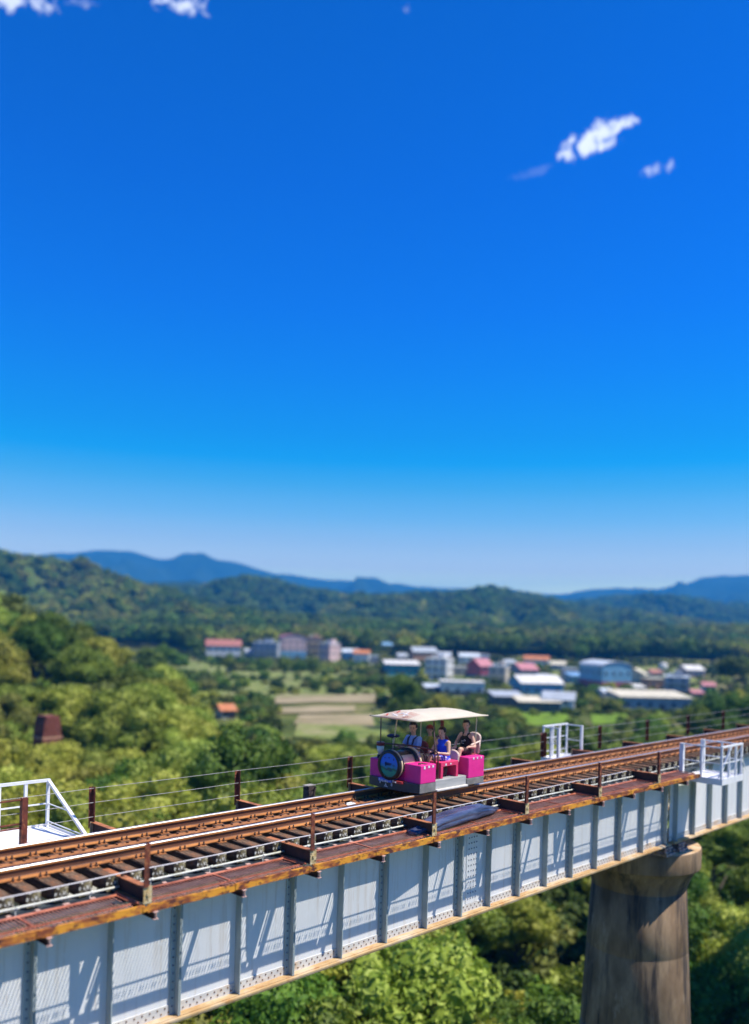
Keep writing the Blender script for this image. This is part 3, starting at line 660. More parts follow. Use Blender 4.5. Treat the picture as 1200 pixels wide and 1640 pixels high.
# rounded front skirt
poly = [(14.33, P0 + 0.002), (13.86, P0 + 0.002)]
for k in range(0, 13):
    a = k / 12; poly.append((13.82 - 0.13 * math.sin(math.pi * a) ** 0.8, P0 + 0.005 + (P1 - P0 - 0.01) * a))
poly += [(13.86, P1 - 0.002), (14.33, P1 - 0.002)]
bm = NB(); extr(bm, poly, 'z', 0.045, 0.235); sk = W('front_skirt', bm, 'grey')
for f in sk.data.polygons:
    if f.normal.x < -0.5: f.material_index = 1  # front-facing faces take the colour with the shade in it
sk.data.materials.append(MT['frontshade'])
bm = NB(); add_box(bm, 15.40, 16.02, P0, P1, 0.045, 0.19); W('rear_skirt', bm, 'grey', bevel=0.008)
bm = NB(); add_box(bm, 14.332, 15.398, P0 + 0.02, P1 - 0.02, 0.075, 0.262); W('floor_step', bm, 'stepgrey', bevel=0.006)
bm = NB(); add_box(bm, 14.334, 15.396, P0 - 0.045, P1 + 0.045, 0.035, 0.073); W('step_lip', bm, 'steppale', bevel=0.006)
bm = NB(); add_box(bm, 14.36, 15.38, P0 + 0.04, P1 - 0.04, 0.262, 0.268); W('floor_plate', bm, 'stepgrey')
# front boxes
for a, b in ((P0, 12.39), (12.95, P1)):
    bm = NB(); add_box(bm, 13.825, 14.33, a, b, 0.237, 0.625); bx_ = W('front_box', bm, 'magenta', bevel=0.012)
    if a == P0:
        for k, x in enumerate((13.95, 14.09, 14.22)):
            bm = NB(); add_box(bm, x - 0.026, x + 0.026, P0 - 0.006, P0 + 0.002, 0.545 + 0.012 * (k > 0), 0.605); W('white_tag', bm, 'whiteprint', bx_)
        bm = NB(); add_box(bm, 13.92, 13.98, 12.05, 12.09, 0.625, 0.65); add_box(bm, 14.06, 14.14, 12.0, 12.2, 0.625, 0.634); W('hinge', bm, 'darksteel', bx_)
bm = NB(); add_box(bm, 13.85, 14.32, 12.392, 12.948, 0.237, 0.44); W('front_panel', bm, 'magenta')
# boiler drum
def drum(name, prof, m, parent=None, seg=48): bm = NB(); add_lathe(bm, [(r, x) for r, x in prof], seg, (PM, 0.565), axis='x'); return W(name, bm, m, parent)
d0 = drum('boiler', [(0.01, 13.67), (0.27, 13.67), (0.275, 13.72), (0.275, 14.34), (0.01, 14.34)], 'cream')
drum('front_rim', [(0.255, 13.635), (0.315, 13.628), (0.322, 13.65), (0.322, 13.70), (0.262, 13.71)], 'black', d0)
drum('cream_band', [(0.285, 13.702), (0.318, 13.704), (0.318, 13.745), (0.28, 13.75)], 'cream', d0)
drum('black_band', [(0.279, 13.752), (0.30, 13.754), (0.30, 13.80), (0.279, 13.805)], 'black', d0)
drum('rear_band', [(0.279, 14.19), (0.325, 14.192), (0.325, 14.26), (0.279, 14.265)], 'black', d0)
drum('rear_cream_band', [(0.279, 14.268), (0.335, 14.27), (0.335, 14.335), (0.279, 14.338)], 'cream', d0)
bm = NB(); rr = 0.279                                          # black upper half of the boiler
for k in range(12):
    a0 = math.radians(10 + k * 120 / 12); a1 = math.radians(10 + (k + 1) * 120 / 12)
    q = [bm.verts.new((x, PM + rr * math.cos(a), 0.565 + rr * math.sin(a))) for x, a in ((13.81, a0), (14.185, a0), (14.185, a1), (13.81, a1))]; bm.faces.new(q).smooth = True
W('upper_cover', bm, 'black', d0)
bm = NB(); add_lathe(bm, [(0.001, 13.648), (0.257, 13.650)], 40, (PM, 0.565), axis='x')
bmesh.ops.translate(bm, verts=bm.verts, vec=(0, -PM, -0.565)); pic = mk('front_picture', bm, 'picture', d0, loc=Vector((0, PM, 0.565)) - Vector((0, 12.67, 0)) - Vector((14.9, 0, 0)))
bm = NB()                                                        # dark shapes of the picture: a long low bridge, birds, hills
XF = 13.642
for dy, dz, w_, h_ in ((0.02, 0.03, 0.22, 0.040), (0.09, 0.015, 0.05, 0.10), (-0.14, 0.0, 0.07, 0.022), (0.0, -0.095, 0.20, 0.018), (-0.13, 0.13, 0.025, 0.045), (0.0, 0.155, 0.045, 0.02), (0.12, 0.145, 0.04, 0.018), (-0.05, -0.12, 0.13, 0.02), (0.02, 0.005, 0.17, 0.03)):
    n = 10; cc = [bm.verts.new((XF, PM + dy + w_ / 2 * math.cos(2 * math.pi * k / n) , 0.565 + dz + h_ / 2 * math.sin(2 * math.pi * k / n))) for k in range(n)]
    bm.faces.new(cc); r_ = bmesh.ops.extrude_face_region(bm, geom=[bm.faces[-1]] if False else [f for f in bm.faces if cc[0] in f.verts][:1])
    bmesh.ops.translate(bm, verts=[v for v in r_['geom'] if isinstance(v, bmesh.types.BMVert)], vec=(0.003, 0, 0))
W('picture_shapes', bm, flat('picture_ink', (0.01, 0.05, 0.16), 0.5), pic.parent)
# worn lettering below the boiler: strokes follow the curved skirt
def front_x(y): 
    a = (y - P0) / (P1 - P0); return 13.82 - 0.13 * math.sin(math.pi * a) ** 0.8
def strokes(name, lst, m, parent):
    bm = NB()
    for y0, z0, y1, z1 in lst:
        x = front_x((y0 + y1) / 2) - 0.012; add_bar(bm, (x, y0, z0), (x, y1, z1), 0.012, 0.010)
    return W(name, bm, m, parent)
# a sequence of letter-like strokes as far as the photo can be read
def V(y, z, s=0.05): return [(y, z + s, y - s * .35, z), (y - s * .35, z, y - s * .7, z + s)]
def A_(y, z, s=0.05): return [(y, z, y - s * .4, z + s), (y - s * .4, z + s, y - s * .8, z), (y - s * .15, z + s * .4, y - s * .65, z + s * .4)]
def B_(y, z, s=0.05): return [(y, z, y, z + s), (y, z + s, y - s * .5, z + s), (y, z + s * .5, y - s * .5, z + s * .5), (y, z, y - s * .5, z), (y - s * .5, z, y - s * .5, z + s)]
strokes('white_lettering', V(12.98, 0.135) + A_(12.80, 0.105) + B_(12.62, 0.125) + [(12.83, 0.095, 12.72, 0.092)], 'whiteprint', sk)
y = 12.95; l1 = []; 
for k, z in enumerate((0.23, 0.222, 0.215, 0.212, 0.210, 0.209)):
    l1 += (A_ if k % 2 else B_)(y, z - 0.02, 0.038); y -= 0.045
bm = NB(); add_box(bm, 13.655, 13.85, 12.60, 12.98, 0.195, 0.262); W('name_strip', bm, 'blueprint', sk)
def strip(name, lst, m):
    bm = NB()
    for y0, z0, y1, z1 in lst: add_bar(bm, (13.650, y0, z0), (13.650, y1, z1), 0.010, 0.008)
    return W(name, bm, m, sk)
strip('strip_lettering', l1, 'whiteprint')
bm = NB(); add_box(bm, 13.665, 13.85, 12.30, 12.57, 0.205, 0.255); W('red_name_strip', bm, 'redprint', sk)
strip('strip_lettering', [(q[0] - 0.40, q[1] + 0.01, q[2] - 0.40, q[3] + 0.01) for q in l1[:9]], 'whiteprint')
# headlamp on the far front corner, and a dark cap on a stem behind it
hl = NB(); add_tube(hl, [(13.95, 13.24, 0.625), (13.95, 13.24, 0.70)], 0.055, 12); hb = W('lamp_base', hl, 'black')
bm = NB(); add_tube(bm, [(13.95, 13.22, 0.70), (13.95, 13.22, 0.80), (13.95, 13.22, 0.90)], [0.04, 0.075, 0.085], 14); W('lamp', bm, 'lampwhite', hb)
bm = NB(); add_tube(bm, [(13.95, 13.22, 0.90), (13.95, 13.22, 0.975)], [0.095, 0.09], 14); W('lamp_cap', bm, 'maroon', hb)
bm = NB(); add_tube(bm, [(14.42, 13.28, 0.62), (14.42, 13.28, 1.06)], 0.014, 8); W('mirror_stem', bm, 'palepole', car)
bm = NB(); add_ball(bm, (14.42, 13.28, 1.07), 0.16, 2, sc=(1.0, 0.9, 0.28)); W('mirror_hood', bm, 'navy', car)
# safety bar
bm = NB(); add_tube(bm, [(13.98, 13.22, 0.90), (13.97, 13.20, 0.94), (14.02, 12.95, 0.955), (14.18, 12.60, 0.95), (14.35, 12.25, 0.92), (14.46, 12.06, 0.87), (14.49, 12.02, 0.80), (14.50, 12.02, 0.27)], 0.017, 10); W('safety_bar', bm, 'darksteel')
bm = NB(); add_tube(bm, [(14.2, 13.2, 0.62), (14.2, 13.15, 0.8), (14.45, 12.9, 0.85), (14.5, 12.5, 0.83), (14.5, 12.3, 0.7), (14.5, 12.3, 0.27)], 0.014, 8); W('inner_bar', bm, 'darksteel')
# centre stool with open front (crank housing)
def boxset(name, bs, m, parent=None, bevel=0.006):
    bm = NB()
    for b in bs: add_box(bm, *b)
    return W(name, bm, m, parent, bevel)
ch = boxset('crank_housing', [(14.56, 14.64, 11.99, 12.32, 0.268, 0.52), (15.08, 15.16, 11.99, 12.32, 0.268, 0.52), (14.56, 15.16, 11.99, 12.32, 0.521, 0.615), (14.643, 15.077, 12.29, 12.32, 0.268, 0.52)], 'pinkred')
boxset('white_tag', [(14.70, 14.75, 11.984, 11.989, 0.54, 0.585), (14.87, 14.91, 11.984, 11.989, 0.55, 0.585)], 'whiteprint', ch, 0)
def wheel(name, c, r, m, parent, w_=0.03, axis=Vector((0, 1, 0)), spokes=5):
    bm = NB(); c = Vector(c); pts = []
    for k in range(25):
        a = 2 * math.pi * k / 24; pts.append(c + Vector((math.cos(a) * r, 0, math.sin(a) * r)))
    add_tube(bm, pts, w_ / 2, 8, cap=False)
    for k in range(spokes):
        a = 2 * math.pi * k / spokes; add_tube(bm, [c, c + Vector((math.cos(a) * r, 0, math.sin(a) * r))], 0.008, 6)
    return W(name, bm, m, parent)
wheel('crank_wheel', (14.86, 12.15, 0.42), 0.10, 'darksteel', ch)
wheel('hand_wheel', (14.47, 12.10, 0.40), 0.085, 'darksteel', ch)
for xx in (14.05, 15.7):
    for pr, s in ((PN, 1), (PF, -1)):
        bm = NB(); add_lathe(bm, [(0.02, pr - 0.05), (0.125, pr - 0.045), (0.125, pr + 0.045), (0.02, pr + 0.05)], 24, (0, 0), axis='x')
        for v in bm.verts: x_, y_, z_ = v.co; v.co = Vector((xx + y_, x_, 0.125 + z_))
        f0, f1 = sorted((pr + s * 0.045, pr + s * 0.06))
        b2 = len(bm.verts)
        ring = []
        add_tube(bm, [(xx, f0, 0.125), (xx, f1, 0.125)], 0.145, 24)
        W('track_wheel', bm, 'wheel')
    bm = NB(); add_tube(bm, [(xx, PN, 0.125), (xx, PF, 0.125)], 0.025, 8); W('axle', bm, 'wheel')
# rear boxes
for a, b in ((P0, 12.33), (13.0, P1)):
    bx_ = boxset('rear_box', [(15.44, 16.02, a, b, 0.192, 0.655)], 'magenta', None, 0.012)
    if a == P0: 
        for x in (15.62, 15.76, 15.90): boxset('white_tag', [(x - 0.022, x + 0.022, P0 - 0.006, P0 + 0.001, 0.60, 0.645)], 'whiteprint', bx_, 0)
boxset('rear_panel', [(15.50, 16.0, 12.335, 12.995, 0.192, 0.50)], 'pinkred')
# seats: cushions, backs, frames
def seat(t, p, z, back_m, pad_m, bh=0.42, inset=None):
    s = NB(); add_box(s, t - 0.22, t + 0.20, p - 0.20, p + 0.20, z - 0.07, z); so_ = W('seat', s, pad_m, car, 0.03)
    b = NB(); poly = []
    for k in range(9):
        a = math.pi * k / 8; poly.append((p + 0.20 * math.cos(a), z + bh - 0.12 + 0.12 * math.sin(a)))
    poly = [(p + 0.20, z - 0.02)] + poly + [(p - 0.20, z - 0.02)]
    extr(b, poly, 'x', t + 0.19, t + 0.245)
    for v in b.verts: v.co.x += (v.co.z - z) * 0.18
    bo = W('backrest', b, back_m, so_, 0.015)
    if inset:
        q = NB(); add_box(q, t + 0.176, t + 0.190, p - 0.11, p + 0.11, z + 0.14, z + bh - 0.07)
        for v in q.verts: v.co.x += (v.co.z - z) * 0.18
        W('back_panel', q, inset, bo, 0.01)
    f = NB(); 
    for sx in (-0.16, 0.14):
        for sy in (-0.15, 0.15): add_tube(f, [(t + sx, p + sy, z - 0.07), (t + sx, p + sy, 0.262)], 0.013, 6)
    W('seat_frame', f, 'darksteel', so_)
    return so_
seat(14.83, 13.02, 0.545, 'maroon', 'maroon', 0.40)
seat(15.08, 12.30, 0.565, 'paleseat', 'maroon', 0.24)
seat(15.55, 13.02, 0.575, 'maroon', 'maroon', 0.45, 'paleseat')
s4 = seat(15.90, 12.36, 0.675, 'paleseat', 'maroon', 0.46)
bm = NB(); add_tube(bm, [(16.12, 12.14, 0.95), (15.80, 12.12, 0.90), (15.74, 12.12, 0.88)], 0.02, 8); add_tube(bm, [(16.10, 12.14, 0.94), (16.10, 12.14, 0.68)], 0.016, 8); W('armrest', bm, 'paleseat', s4)
boxset('cream_locker', [(14.58, 14.80, 12.52, 12.74, 0.268, 0.72)], 'cream', None, 0.02)
for y in (12.2, 12.46): 
    bm = NB(); add_tube(bm, [(14.52, y, 0.75), (14.66, y, 0.45), (14.80, y, 0.42)], 0.016, 8); W('pedal_arm', bm, 'darksteel')
boxset('headrest_post', [(15.50, 15.54, 12.74, 12.82, 0.62, 1.40)], 'maroon')
# canopy: stretched cloth on a frame, a little higher along the middle
CX0, CX1, CY0, CY1 = 13.70, 16.16, 11.95, 13.34
bm = NB(); nx, ny = 28, 14; g = []
def cz(u, v):
    e = max(0.0, min(1, (min(u, 1 - u) * (CX1 - CX0)) / 0.62)); f = max(0.0, min(1, (min(v, 1 - v) * (CY1 - CY0)) / 0.55))
    return 1.565 + 0.125 * math.sin(e * math.pi / 2) * math.sin(f * math.pi / 2) + 0.004 * math.sin(u * 31) * math.sin(v * 11)
for i in range(nx + 1):
    row = []
    for j in range(ny + 1):
        u, v = i / nx, j / ny; cut = 0.10 * (1 - min(1, min(u, 1 - u) / 0.10)) * 0
        row.append(bm.verts.new((CX0 + (CX1 - CX0) * u, CY0 + (CY1 - CY0) * v, cz(u, v))))
    g.append(row)
for i in range(nx):
    for j in range(ny):
        f = bm.faces.new((g[i][j], g[i + 1][j], g[i + 1][j + 1], g[i][j + 1])); f.smooth = True
        if i <= 4 and 3 <= j <= 10: f.material_index = 1
bmesh.ops.recalc_face_normals(bm, faces=bm.faces)
cvo = W('canopy', bm, ['canopy', 'canopy_print']); so2 = cvo.modifiers.new('solid', 'SOLIDIFY'); so2.thickness = 0.022; so2.offset = -1
def canopy_strokes(lst, m, name):
    bm = NB()
    for x0, y0, x1, y1 in lst:
        q = []
        for x, y in ((x0, y0), (x1, y1)):
            q.append(Vector((x, y, cz((x - CX0) / (CX1 - CX0), (y - CY0) / (CY1 - CY0)) + 0.004)))
        add_bar(bm, q[0], q[1], 0.035, 0.006)
    return W(name, bm, m, cvo)
canopy_strokes([(13.8, 12.75, 14.05, 12.62), (13.82, 12.62, 13.92, 12.86), (13.86, 12.50, 14.1, 12.55), (13.94, 12.42, 14.0, 12.66)], 'whiteprint', 'canopy_lettering')
canopy_strokes([(13.78, 12.9, 13.9, 12.98), (13.80, 12.45, 13.86, 12.34), (14.0, 12.80, 14.16, 12.86)], 'print_red', 'canopy_marks')
for (x, y, x2, y2, m, r_) in ((13.93, 13.20, 13.92, 13.2, 'darksteel', .013), (14.30, 13.20, 14.42, 13.16, 'palepole', .016), (14.44, 12.03, 14.44, 12.13, 'darksteel', .016), (15.90, 12.12, 16.0, 12.16, 'palepole', .013), (15.90, 13.15, 16.0, 13.14, 'palepole', .013), (15.2, 13.16, 15.2, 13.14, 'palepole', .012)):
    bm = NB(); add_tube(bm, [(x, y, 0.268 if x < 15.4 and x > 14.36 else 0.63), (x2, y2, 1.57)], r_, 8); W('canopy_pole', bm, m)
for a, b in (((CX0 + .08, 12.16, 1.555), (CX1 - .08, 12.16, 1.555)), ((CX0 + .08, 13.14, 1.555), (CX1 - .08, 13.14, 1.555)), ((13.9, 12.16, 1.55), (13.9, 13.14, 1.55)), ((16.0, 12.16, 1.55), (16.0, 13.14, 1.55))):
    bm = NB(); add_tube(bm, [a, b], 0.014, 8); W('canopy_frame', bm, 'palepole')

# ------------------------------------------------------------------ PEOPLE (facing down the track, towards -X)
def fuse(name, build, mats, parent, voxel, smooth=4):
    bm = NB(); build(bm); bmesh.ops.recalc_face_normals(bm, faces=bm.faces)
    po = origin(parent) if parent else Vector((0, 0, 0))
    bmesh.ops.translate(bm, verts=bm.verts, vec=-po)
    me = bpy.data.meshes.new(name); bm.to_mesh(me); bm.free()
    o = bpy.data.objects.new(name, me); C.objects.link(o)
    r = o.modifiers.new('r', 'REMESH'); r.mode = 'VOXEL'; r.voxel_size = voxel; r.use_smooth_shade = True
    s = o.modifiers.new('s', 'SMOOTH'); s.factor = 0.5; s.iterations = smooth
    dg = bpy.context.evaluated_depsgraph_get(); dg.update(); m2 = bpy.data.meshes.new_from_object(o.evaluated_get(dg))
    m2.materials.clear(); m2.materials.append(MT[mats]); o.modifiers.clear(); o.data = m2; bpy.data.meshes.remove(me); m2.name = name
    if parent: o.parent = parent
    return o
def limb(bm, pts, rad, seg=12):
    add_tube(bm, pts, rad, seg)
    for p, r in zip(pts, rad): add_ball(bm, p, r, 1)
def person(hip, label, k=1.0, lean=0.05, elbows=None, hands=None, knees=None, feet=None, headdir=(-1, 0, 0), top='lightblue', bottom='denim', sleeve='short', skin='skin', hair='short', cap=None, shoe=None, extra=None, tw=1.0):
    hip = Vector(hip); root = thing('person', label, 'person', hip, 'people riding the rail car')
    f = Vector((-1, 0, 0)); l = Vector((0, -1, 0)); u = Vector((0, 0, 1))       # forward, nearer side, up
    q = lambda a, b, c: hip + (f * (a + c * 0) + l * b + u * c) * k - f * lean * c * k
    chest = q(0, 0, 0.34); neck = q(0.01, 0, 0.50); head = q(0.035, 0, 0.665)
    hd = Vector(headdir).normalized(); hs = hd.cross(u).normalized()
    sh = [q(0, s * 0.165, 0.44) for s in (1, -1)]
    el = [Vector(e) for e in elbows] if elbows else [q(0.09, s * 0.23, 0.17) for s in (1, -1)]
    ha = [Vector(h) for h in hands] if hands else [q(0.32, s * 0.14, 0.10) for s in (1, -1)]
    kn = [Vector(e) for e in knees] if knees else [q(0.42, s * 0.12, 0.06) for s in (1, -1)]
    ft = [Vector(e) for e in feet] if feet else [q(0.48, s * 0.12, -0.30) for s in (1, -1)]
    def body(bm):
        limb(bm, [q(0, 0, 0.02), q(0.01, 0, 0.18), q(0, 0, 0.34), q(0, 0, 0.43)], [0.115 * k, 0.105 * k * tw, 0.12 * k * tw, 0.085 * k], 14)
        limb(bm, [q(0, 0.075, 0.0), q(0, 0.06, 0.2), q(0, 0.075, 0.36), sh[0]], [0.09 * k, 0.085 * k, 0.09 * k, 0.055 * k])
        limb(bm, [q(0, -0.075, 0.0), q(0, -0.06, 0.2), q(0, -0.075, 0.36), sh[1]], [0.09 * k, 0.085 * k, 0.09 * k, 0.055 * k])
        limb(bm, [q(-0.005, 0, 0.40), neck, q(0.02, 0, 0.60)], [0.065 * k, 0.052 * k, 0.05 * k])
        add_ball(bm, head + u * 0.02 * k, 0.1 * k, 3, sc=(0.97, 0.80, 1.12)); add_ball(bm, head + hd * 0.018 * k - u * 0.055 * k, 0.068 * k, 2, sc=(1, 0.86, 0.95))
        add_tube(bm, [head + hd * 0.09 * k + u * 0.015 * k, head + hd * 0.116 * k - u * 0.022 * k], [0.008 * k, 0.015 * k], 8)      # nose
        for s in (1, -1):
            add_ball(bm, head + hs * s * 0.082 * k - hd * 0.005, 0.026 * k, 1, sc=(0.7, 0.5, 1.1))                                   # ears
            add_tube(bm, [head + hd * 0.086 * k + hs * s * 0.014 * k + u * 0.03 * k, head + hd * 0.074 * k + hs * s * 0.05 * k + u * 0.028 * k], 0.010 * k, 6)
        add_tube(bm, [head + hd * 0.082 * k - hs * 0.02 * k - u * 0.052 * k, head + hd * 0.082 * k + hs * 0.02 * k - u * 0.052 * k], 0.011 * k, 6)
        for i in (0, 1):
            limb(bm, [sh[i], (sh[i] + el[i]) / 2, el[i]], [0.055 * k, 0.046 * k, 0.038 * k]); d = (ha[i] - el[i]).normalized()
            wr = ha[i] - d * 0.06 * k
            limb(bm, [el[i], el[i] * 0.6 + wr * 0.4, wr], [0.038 * k, 0.036 * k, 0.024 * k])
            sd = d.cross(u).normalized(); dn = sd.cross(d).normalized()
            if dn.z > 0: dn = -dn
            limb(bm, [wr, wr + d * 0.05 * k], [0.026 * k, 0.032 * k])
            for j in range(4):                                                                                                       # four curled fingers
                b0 = wr + d * 0.07 * k + sd * (j - 1.5) * 0.019 * k; ln = (0.036, 0.043, 0.040, 0.031)[j] * k
                b1 = b0 + d * ln + dn * 0.012 * k; b2 = b1 + d * ln * 0.5 + dn * ln * 0.75
                limb(bm, [b0, b1, b2], [0.0095 * k, 0.0088 * k, 0.0078 * k], 8)
            b0 = wr + d * 0.02 * k + sd * (1 if i else -1) * 0.028 * k                                                               # thumb from the side of the palm
            limb(bm, [b0, b0 + d * 0.03 * k + sd * (1 if i else -1) * 0.02 * k, b0 + d * 0.055 * k + sd * (1 if i else -1) * 0.018 * k + dn * 0.014], [0.012 * k, 0.0105 * k, 0.009 * k], 8)
            hp = q(0.0, (1, -1)[i] * 0.085, 0.0)
            limb(bm, [hp, hp * 0.5 + kn[i] * 0.5, kn[i]], [0.092 * k, 0.078 * k, 0.057 * k])
            limb(bm, [kn[i], kn[i] * 0.65 + ft[i] * 0.35 - f * 0.012, ft[i]], [0.055 * k, 0.054 * k, 0.033 * k])
            limb(bm, [ft[i] - u * 0.005, ft[i] - f * 0.03 - u * 0.03 * k], [0.034 * k, 0.03 * k]); limb(bm, [ft[i] - u * 0.025 * k, ft[i] + f * 0.09 * k - u * 0.042 * k, ft[i] + f * 0.15 * k - u * 0.048 * k], [0.032 * k, 0.028 * k, 0.02 * k])
            for j in range(4): add_ball(bm, ft[i] + f * 0.168 * k + l * (j - 1.5) * 0.014 * k - u * 0.05 * k, 0.011 * k, 1)
    bd = fuse('body', body, skin, root, 0.0085, 2)
    # clothing
    def shirt(bm):
        g = 1.12
        limb(bm, [q(0, 0, 0.0), q(0.01, 0, 0.18), q(0, 0, 0.34), q(0, 0, 0.44)], [0.125 * k, 0.115 * k * tw, 0.132 * k * tw, (0.10 if sleeve != 'tank' else 0.075) * k], 14)
        for i, s in ((0, 1), (1, -1)):
            limb(bm, [q(0, s * 0.075, 0.0), q(0, s * 0.062, 0.2), q(0, s * 0.075, 0.36)], [0.103 * k, 0.098 * k, 0.101 * k])
            if sleeve == 'short': limb(bm, [q(0, s * 0.1, 0.40), sh[i], sh[i] * 0.45 + el[i] * 0.55], [0.07 * k, 0.068 * k, 0.060 * k])
            elif sleeve == 'none': limb(bm, [q(0, s * 0.075, 0.36), q(0, s * 0.115, 0.45)], [0.085 * k, 0.056 * k])
            else: limb(bm, [q(0, s * 0.075, 0.34), q(-0.005, s * 0.085, 0.455)], [0.08 * k, 0.050 * k])
    fuse('shirt', shirt, top, root, 0.013, 4)
    def pants(bm):
        limb(bm, [q(0, 0.08, 0.0), q(0, -0.08, 0.0)], [0.115 * k, 0.115 * k])
        for i, s in ((0, 1), (1, -1)):
            hp = q(0.0, s * 0.085, 0.0); e = hp * 0.22 + kn[i] * 0.78 if bottom != 'denim' else kn[i]
            limb(bm, [hp, hp * 0.5 + e * 0.5, e], [0.105 * k, 0.095 * k, 0.084 * k if bottom != 'denim' else 0.070 * k])
            if bottom == 'denim': limb(bm, [kn[i], kn[i] * 0.55 + ft[i] * 0.45], [0.070 * k, 0.066 * k])
    fuse('trousers' if bottom == 'denim' else 'shorts', pants, bottom, root, 0.013, 3)
    if shoe:
        for i in (0, 1):
            def sb(bm, i=i): limb(bm, [ft[i] - f * 0.03 - u * 0.028 * k, ft[i] + f * 0.06 * k - u * 0.035 * k, ft[i] + f * 0.16 * k - u * 0.045 * k], [0.046 * k, 0.046 * k, 0.034 * k])
            fuse('shoe', sb, shoe, root, 0.012, 2)
    def hr(bm):
        top_ = head + u * 0.045 * k - hd * 0.018 * k
        add_ball(bm, top_, 0.105 * k, 3, sc=(1.02, 0.90, 1.02)); add_ball(bm, head - hd * 0.045 * k + u * 0.0 * k, 0.082 * k, 2, sc=(0.8, 1.0, 1.2))
        if hair == 'bun': add_ball(bm, head - hd * 0.10 * k - u * 0.035 * k, 0.062 * k, 2, sc=(1, 0.9, 1.3)); add_ball(bm, head + hs * 0.07 * k - hd * 0.02, 0.04 * k, 2, sc=(1, .7, 1.3)); add_ball(bm, head - hs * 0.07 * k - hd * 0.02, 0.04 * k, 2, sc=(1, .7, 1.3))
        if hair == 'short':
            for j in range(9):
                a = j * 0.7; add_ball(bm, head + u * 0.12 * k + (hd * math.cos(a) + hs * math.sin(a)) * 0.05 * k, 0.035 * k, 1)
    ho = fuse('hair', hr, 'hair', root, 0.011, 2)
    # trim the hair off the face
    b3 = NB(); b3.from_mesh(ho.data); po = origin(ho)
    dl = [v for v in b3.verts if ((v.co + po - head).dot(hd) > 0.045 * k and (v.co + po - head).dot(u) < 0.070 * k)]
    bmesh.ops.delete(b3, geom=dl, context='VERTS'); b3.to_mesh(ho.data); b3.free()
    for s in (1, -1):
        bm = NB(); add_ball(bm, head + hd * 0.089 * k + hs * s * 0.034 * k + u * 0.012 * k, 0.0115 * k, 1, sc=(0.6, 1.2, 0.7)); mw('eye', bm, 'eye', bd)
    bm = NB(); add_ball(bm, head + hd * 0.090 * k - u * 0.054 * k, 0.02 * k, 1, sc=(0.45, 1.1, 0.35)); mw('mouth', bm, 'lips', bd)
    if cap:
        bm = NB(); add_ball(bm, head + u * 0.065 * k - hd * 0.005, 0.118 * k, 3, sc=(1.04, 0.96, 0.86))
        for v in list(bm.verts):
            if v.co.z < head.z + 0.055 * k: v.co.z = head.z + 0.055 * k
        b0 = head + hd * 0.09 * k + u * 0.062 * k; add_ball(bm, b0 + hd * 0.06 * k, 0.085 * k, 2, sc=(1.1, 0.85, 0.10)); mw('cap', bm, cap, root)
    return root, q, head
pr1, q1, h1 = person((14.80, 13.0, 0.585), 'driver in a light blue shirt with dark shoulder straps, seated behind the boiler', lean=0.0,
    hands=[(14.46, 12.80, 0.86), (14.48, 13.20, 0.86)], elbows=[(14.66, 12.74, 0.76), (14.68, 13.25, 0.78)], knees=[(14.47, 12.87, 0.66), (14.46, 13.12, 0.64)], feet=[(14.42, 12.86, 0.335), (14.42, 13.12, 0.335)], top='lightblue', bottom='denim', shoe='navy', headdir=(-0.85, -0.5, 0), hair='short')
bm = NB()
for s in (1, -1): add_tube(bm, [q1(-0.11, s * 0.09, 0.20), q1(-0.09, s * 0.095, 0.40), q1(0.0, s * 0.10, 0.478), q1(0.095, s * 0.085, 0.43), q1(0.135, s * 0.07, 0.30), q1(0.125, s * 0.05, 0.17)], 0.020, 6)
add_tube(bm, [q1(0.125, 0.15, 0.17), q1(0.14, 0, 0.18), q1(0.125, -0.15, 0.17)], 0.038, 8); add_tube(bm, [q1(0.145, 0.055, 0.29), q1(0.145, -0.055, 0.29)], 0.014, 6)
mw('shoulder_straps', bm, 'navy', pr1)
pr2, q2, h2 = person((15.42, 13.06, 0.62), 'child in a dark red peaked cap and yellow-green top behind the driver', k=0.80, hands=[(15.22, 12.94, 0.74), (15.22, 13.12, 0.74)], elbows=[(15.40, 12.84, 0.72), (15.40, 13.2, 0.72)],
    knees=[(15.20, 12.92, 0.655), (15.20, 13.10, 0.655)], feet=[(15.16, 12.92, 0.34), (15.16, 13.10, 0.34)], top='yellowgreen', bottom='navy', cap='capred', headdir=(-0.9, -0.45, 0), shoe='navy', hair='plain')
pr3, q3, h3 = person((15.03, 12.30, 0.60), 'woman in a sleeveless royal blue top with tied dark hair, holding the bar', k=0.92, lean=-0.10, hands=[(14.64, 12.16, 0.80), (14.62, 12.36, 0.83)], elbows=[(14.90, 12.06, 0.76), (14.84, 12.50, 0.78)],
    knees=[(14.70, 12.22, 0.68), (14.70, 12.42, 0.68)], feet=[(14.56, 12.37, 0.34), (14.60, 12.46, 0.34)], top='royal', bottom='floral', sleeve='none', hair='bun', headdir=(-0.95, -0.25, -0.18), shoe='navy')
pr4, q4, h4 = person((15.90, 12.38, 0.685), 'barefoot man in a black tank top and dark shorts, seated at the rear', k=0.92, lean=0.06, hands=[(15.64, 12.10, 0.86), (15.60, 12.44, 0.84)], elbows=[(15.88, 12.10, 0.84), (15.84, 12.62, 0.88)],
    knees=[(15.52, 12.24, 0.80), (15.50, 12.48, 0.78)], feet=[(15.34, 12.22, 0.42), (15.30, 12.46, 0.34)], top='tank', bottom='darkshorts', sleeve='tank', headdir=(-0.9, -0.5, 0), hair='short', tw=1.05)
bm = NB()
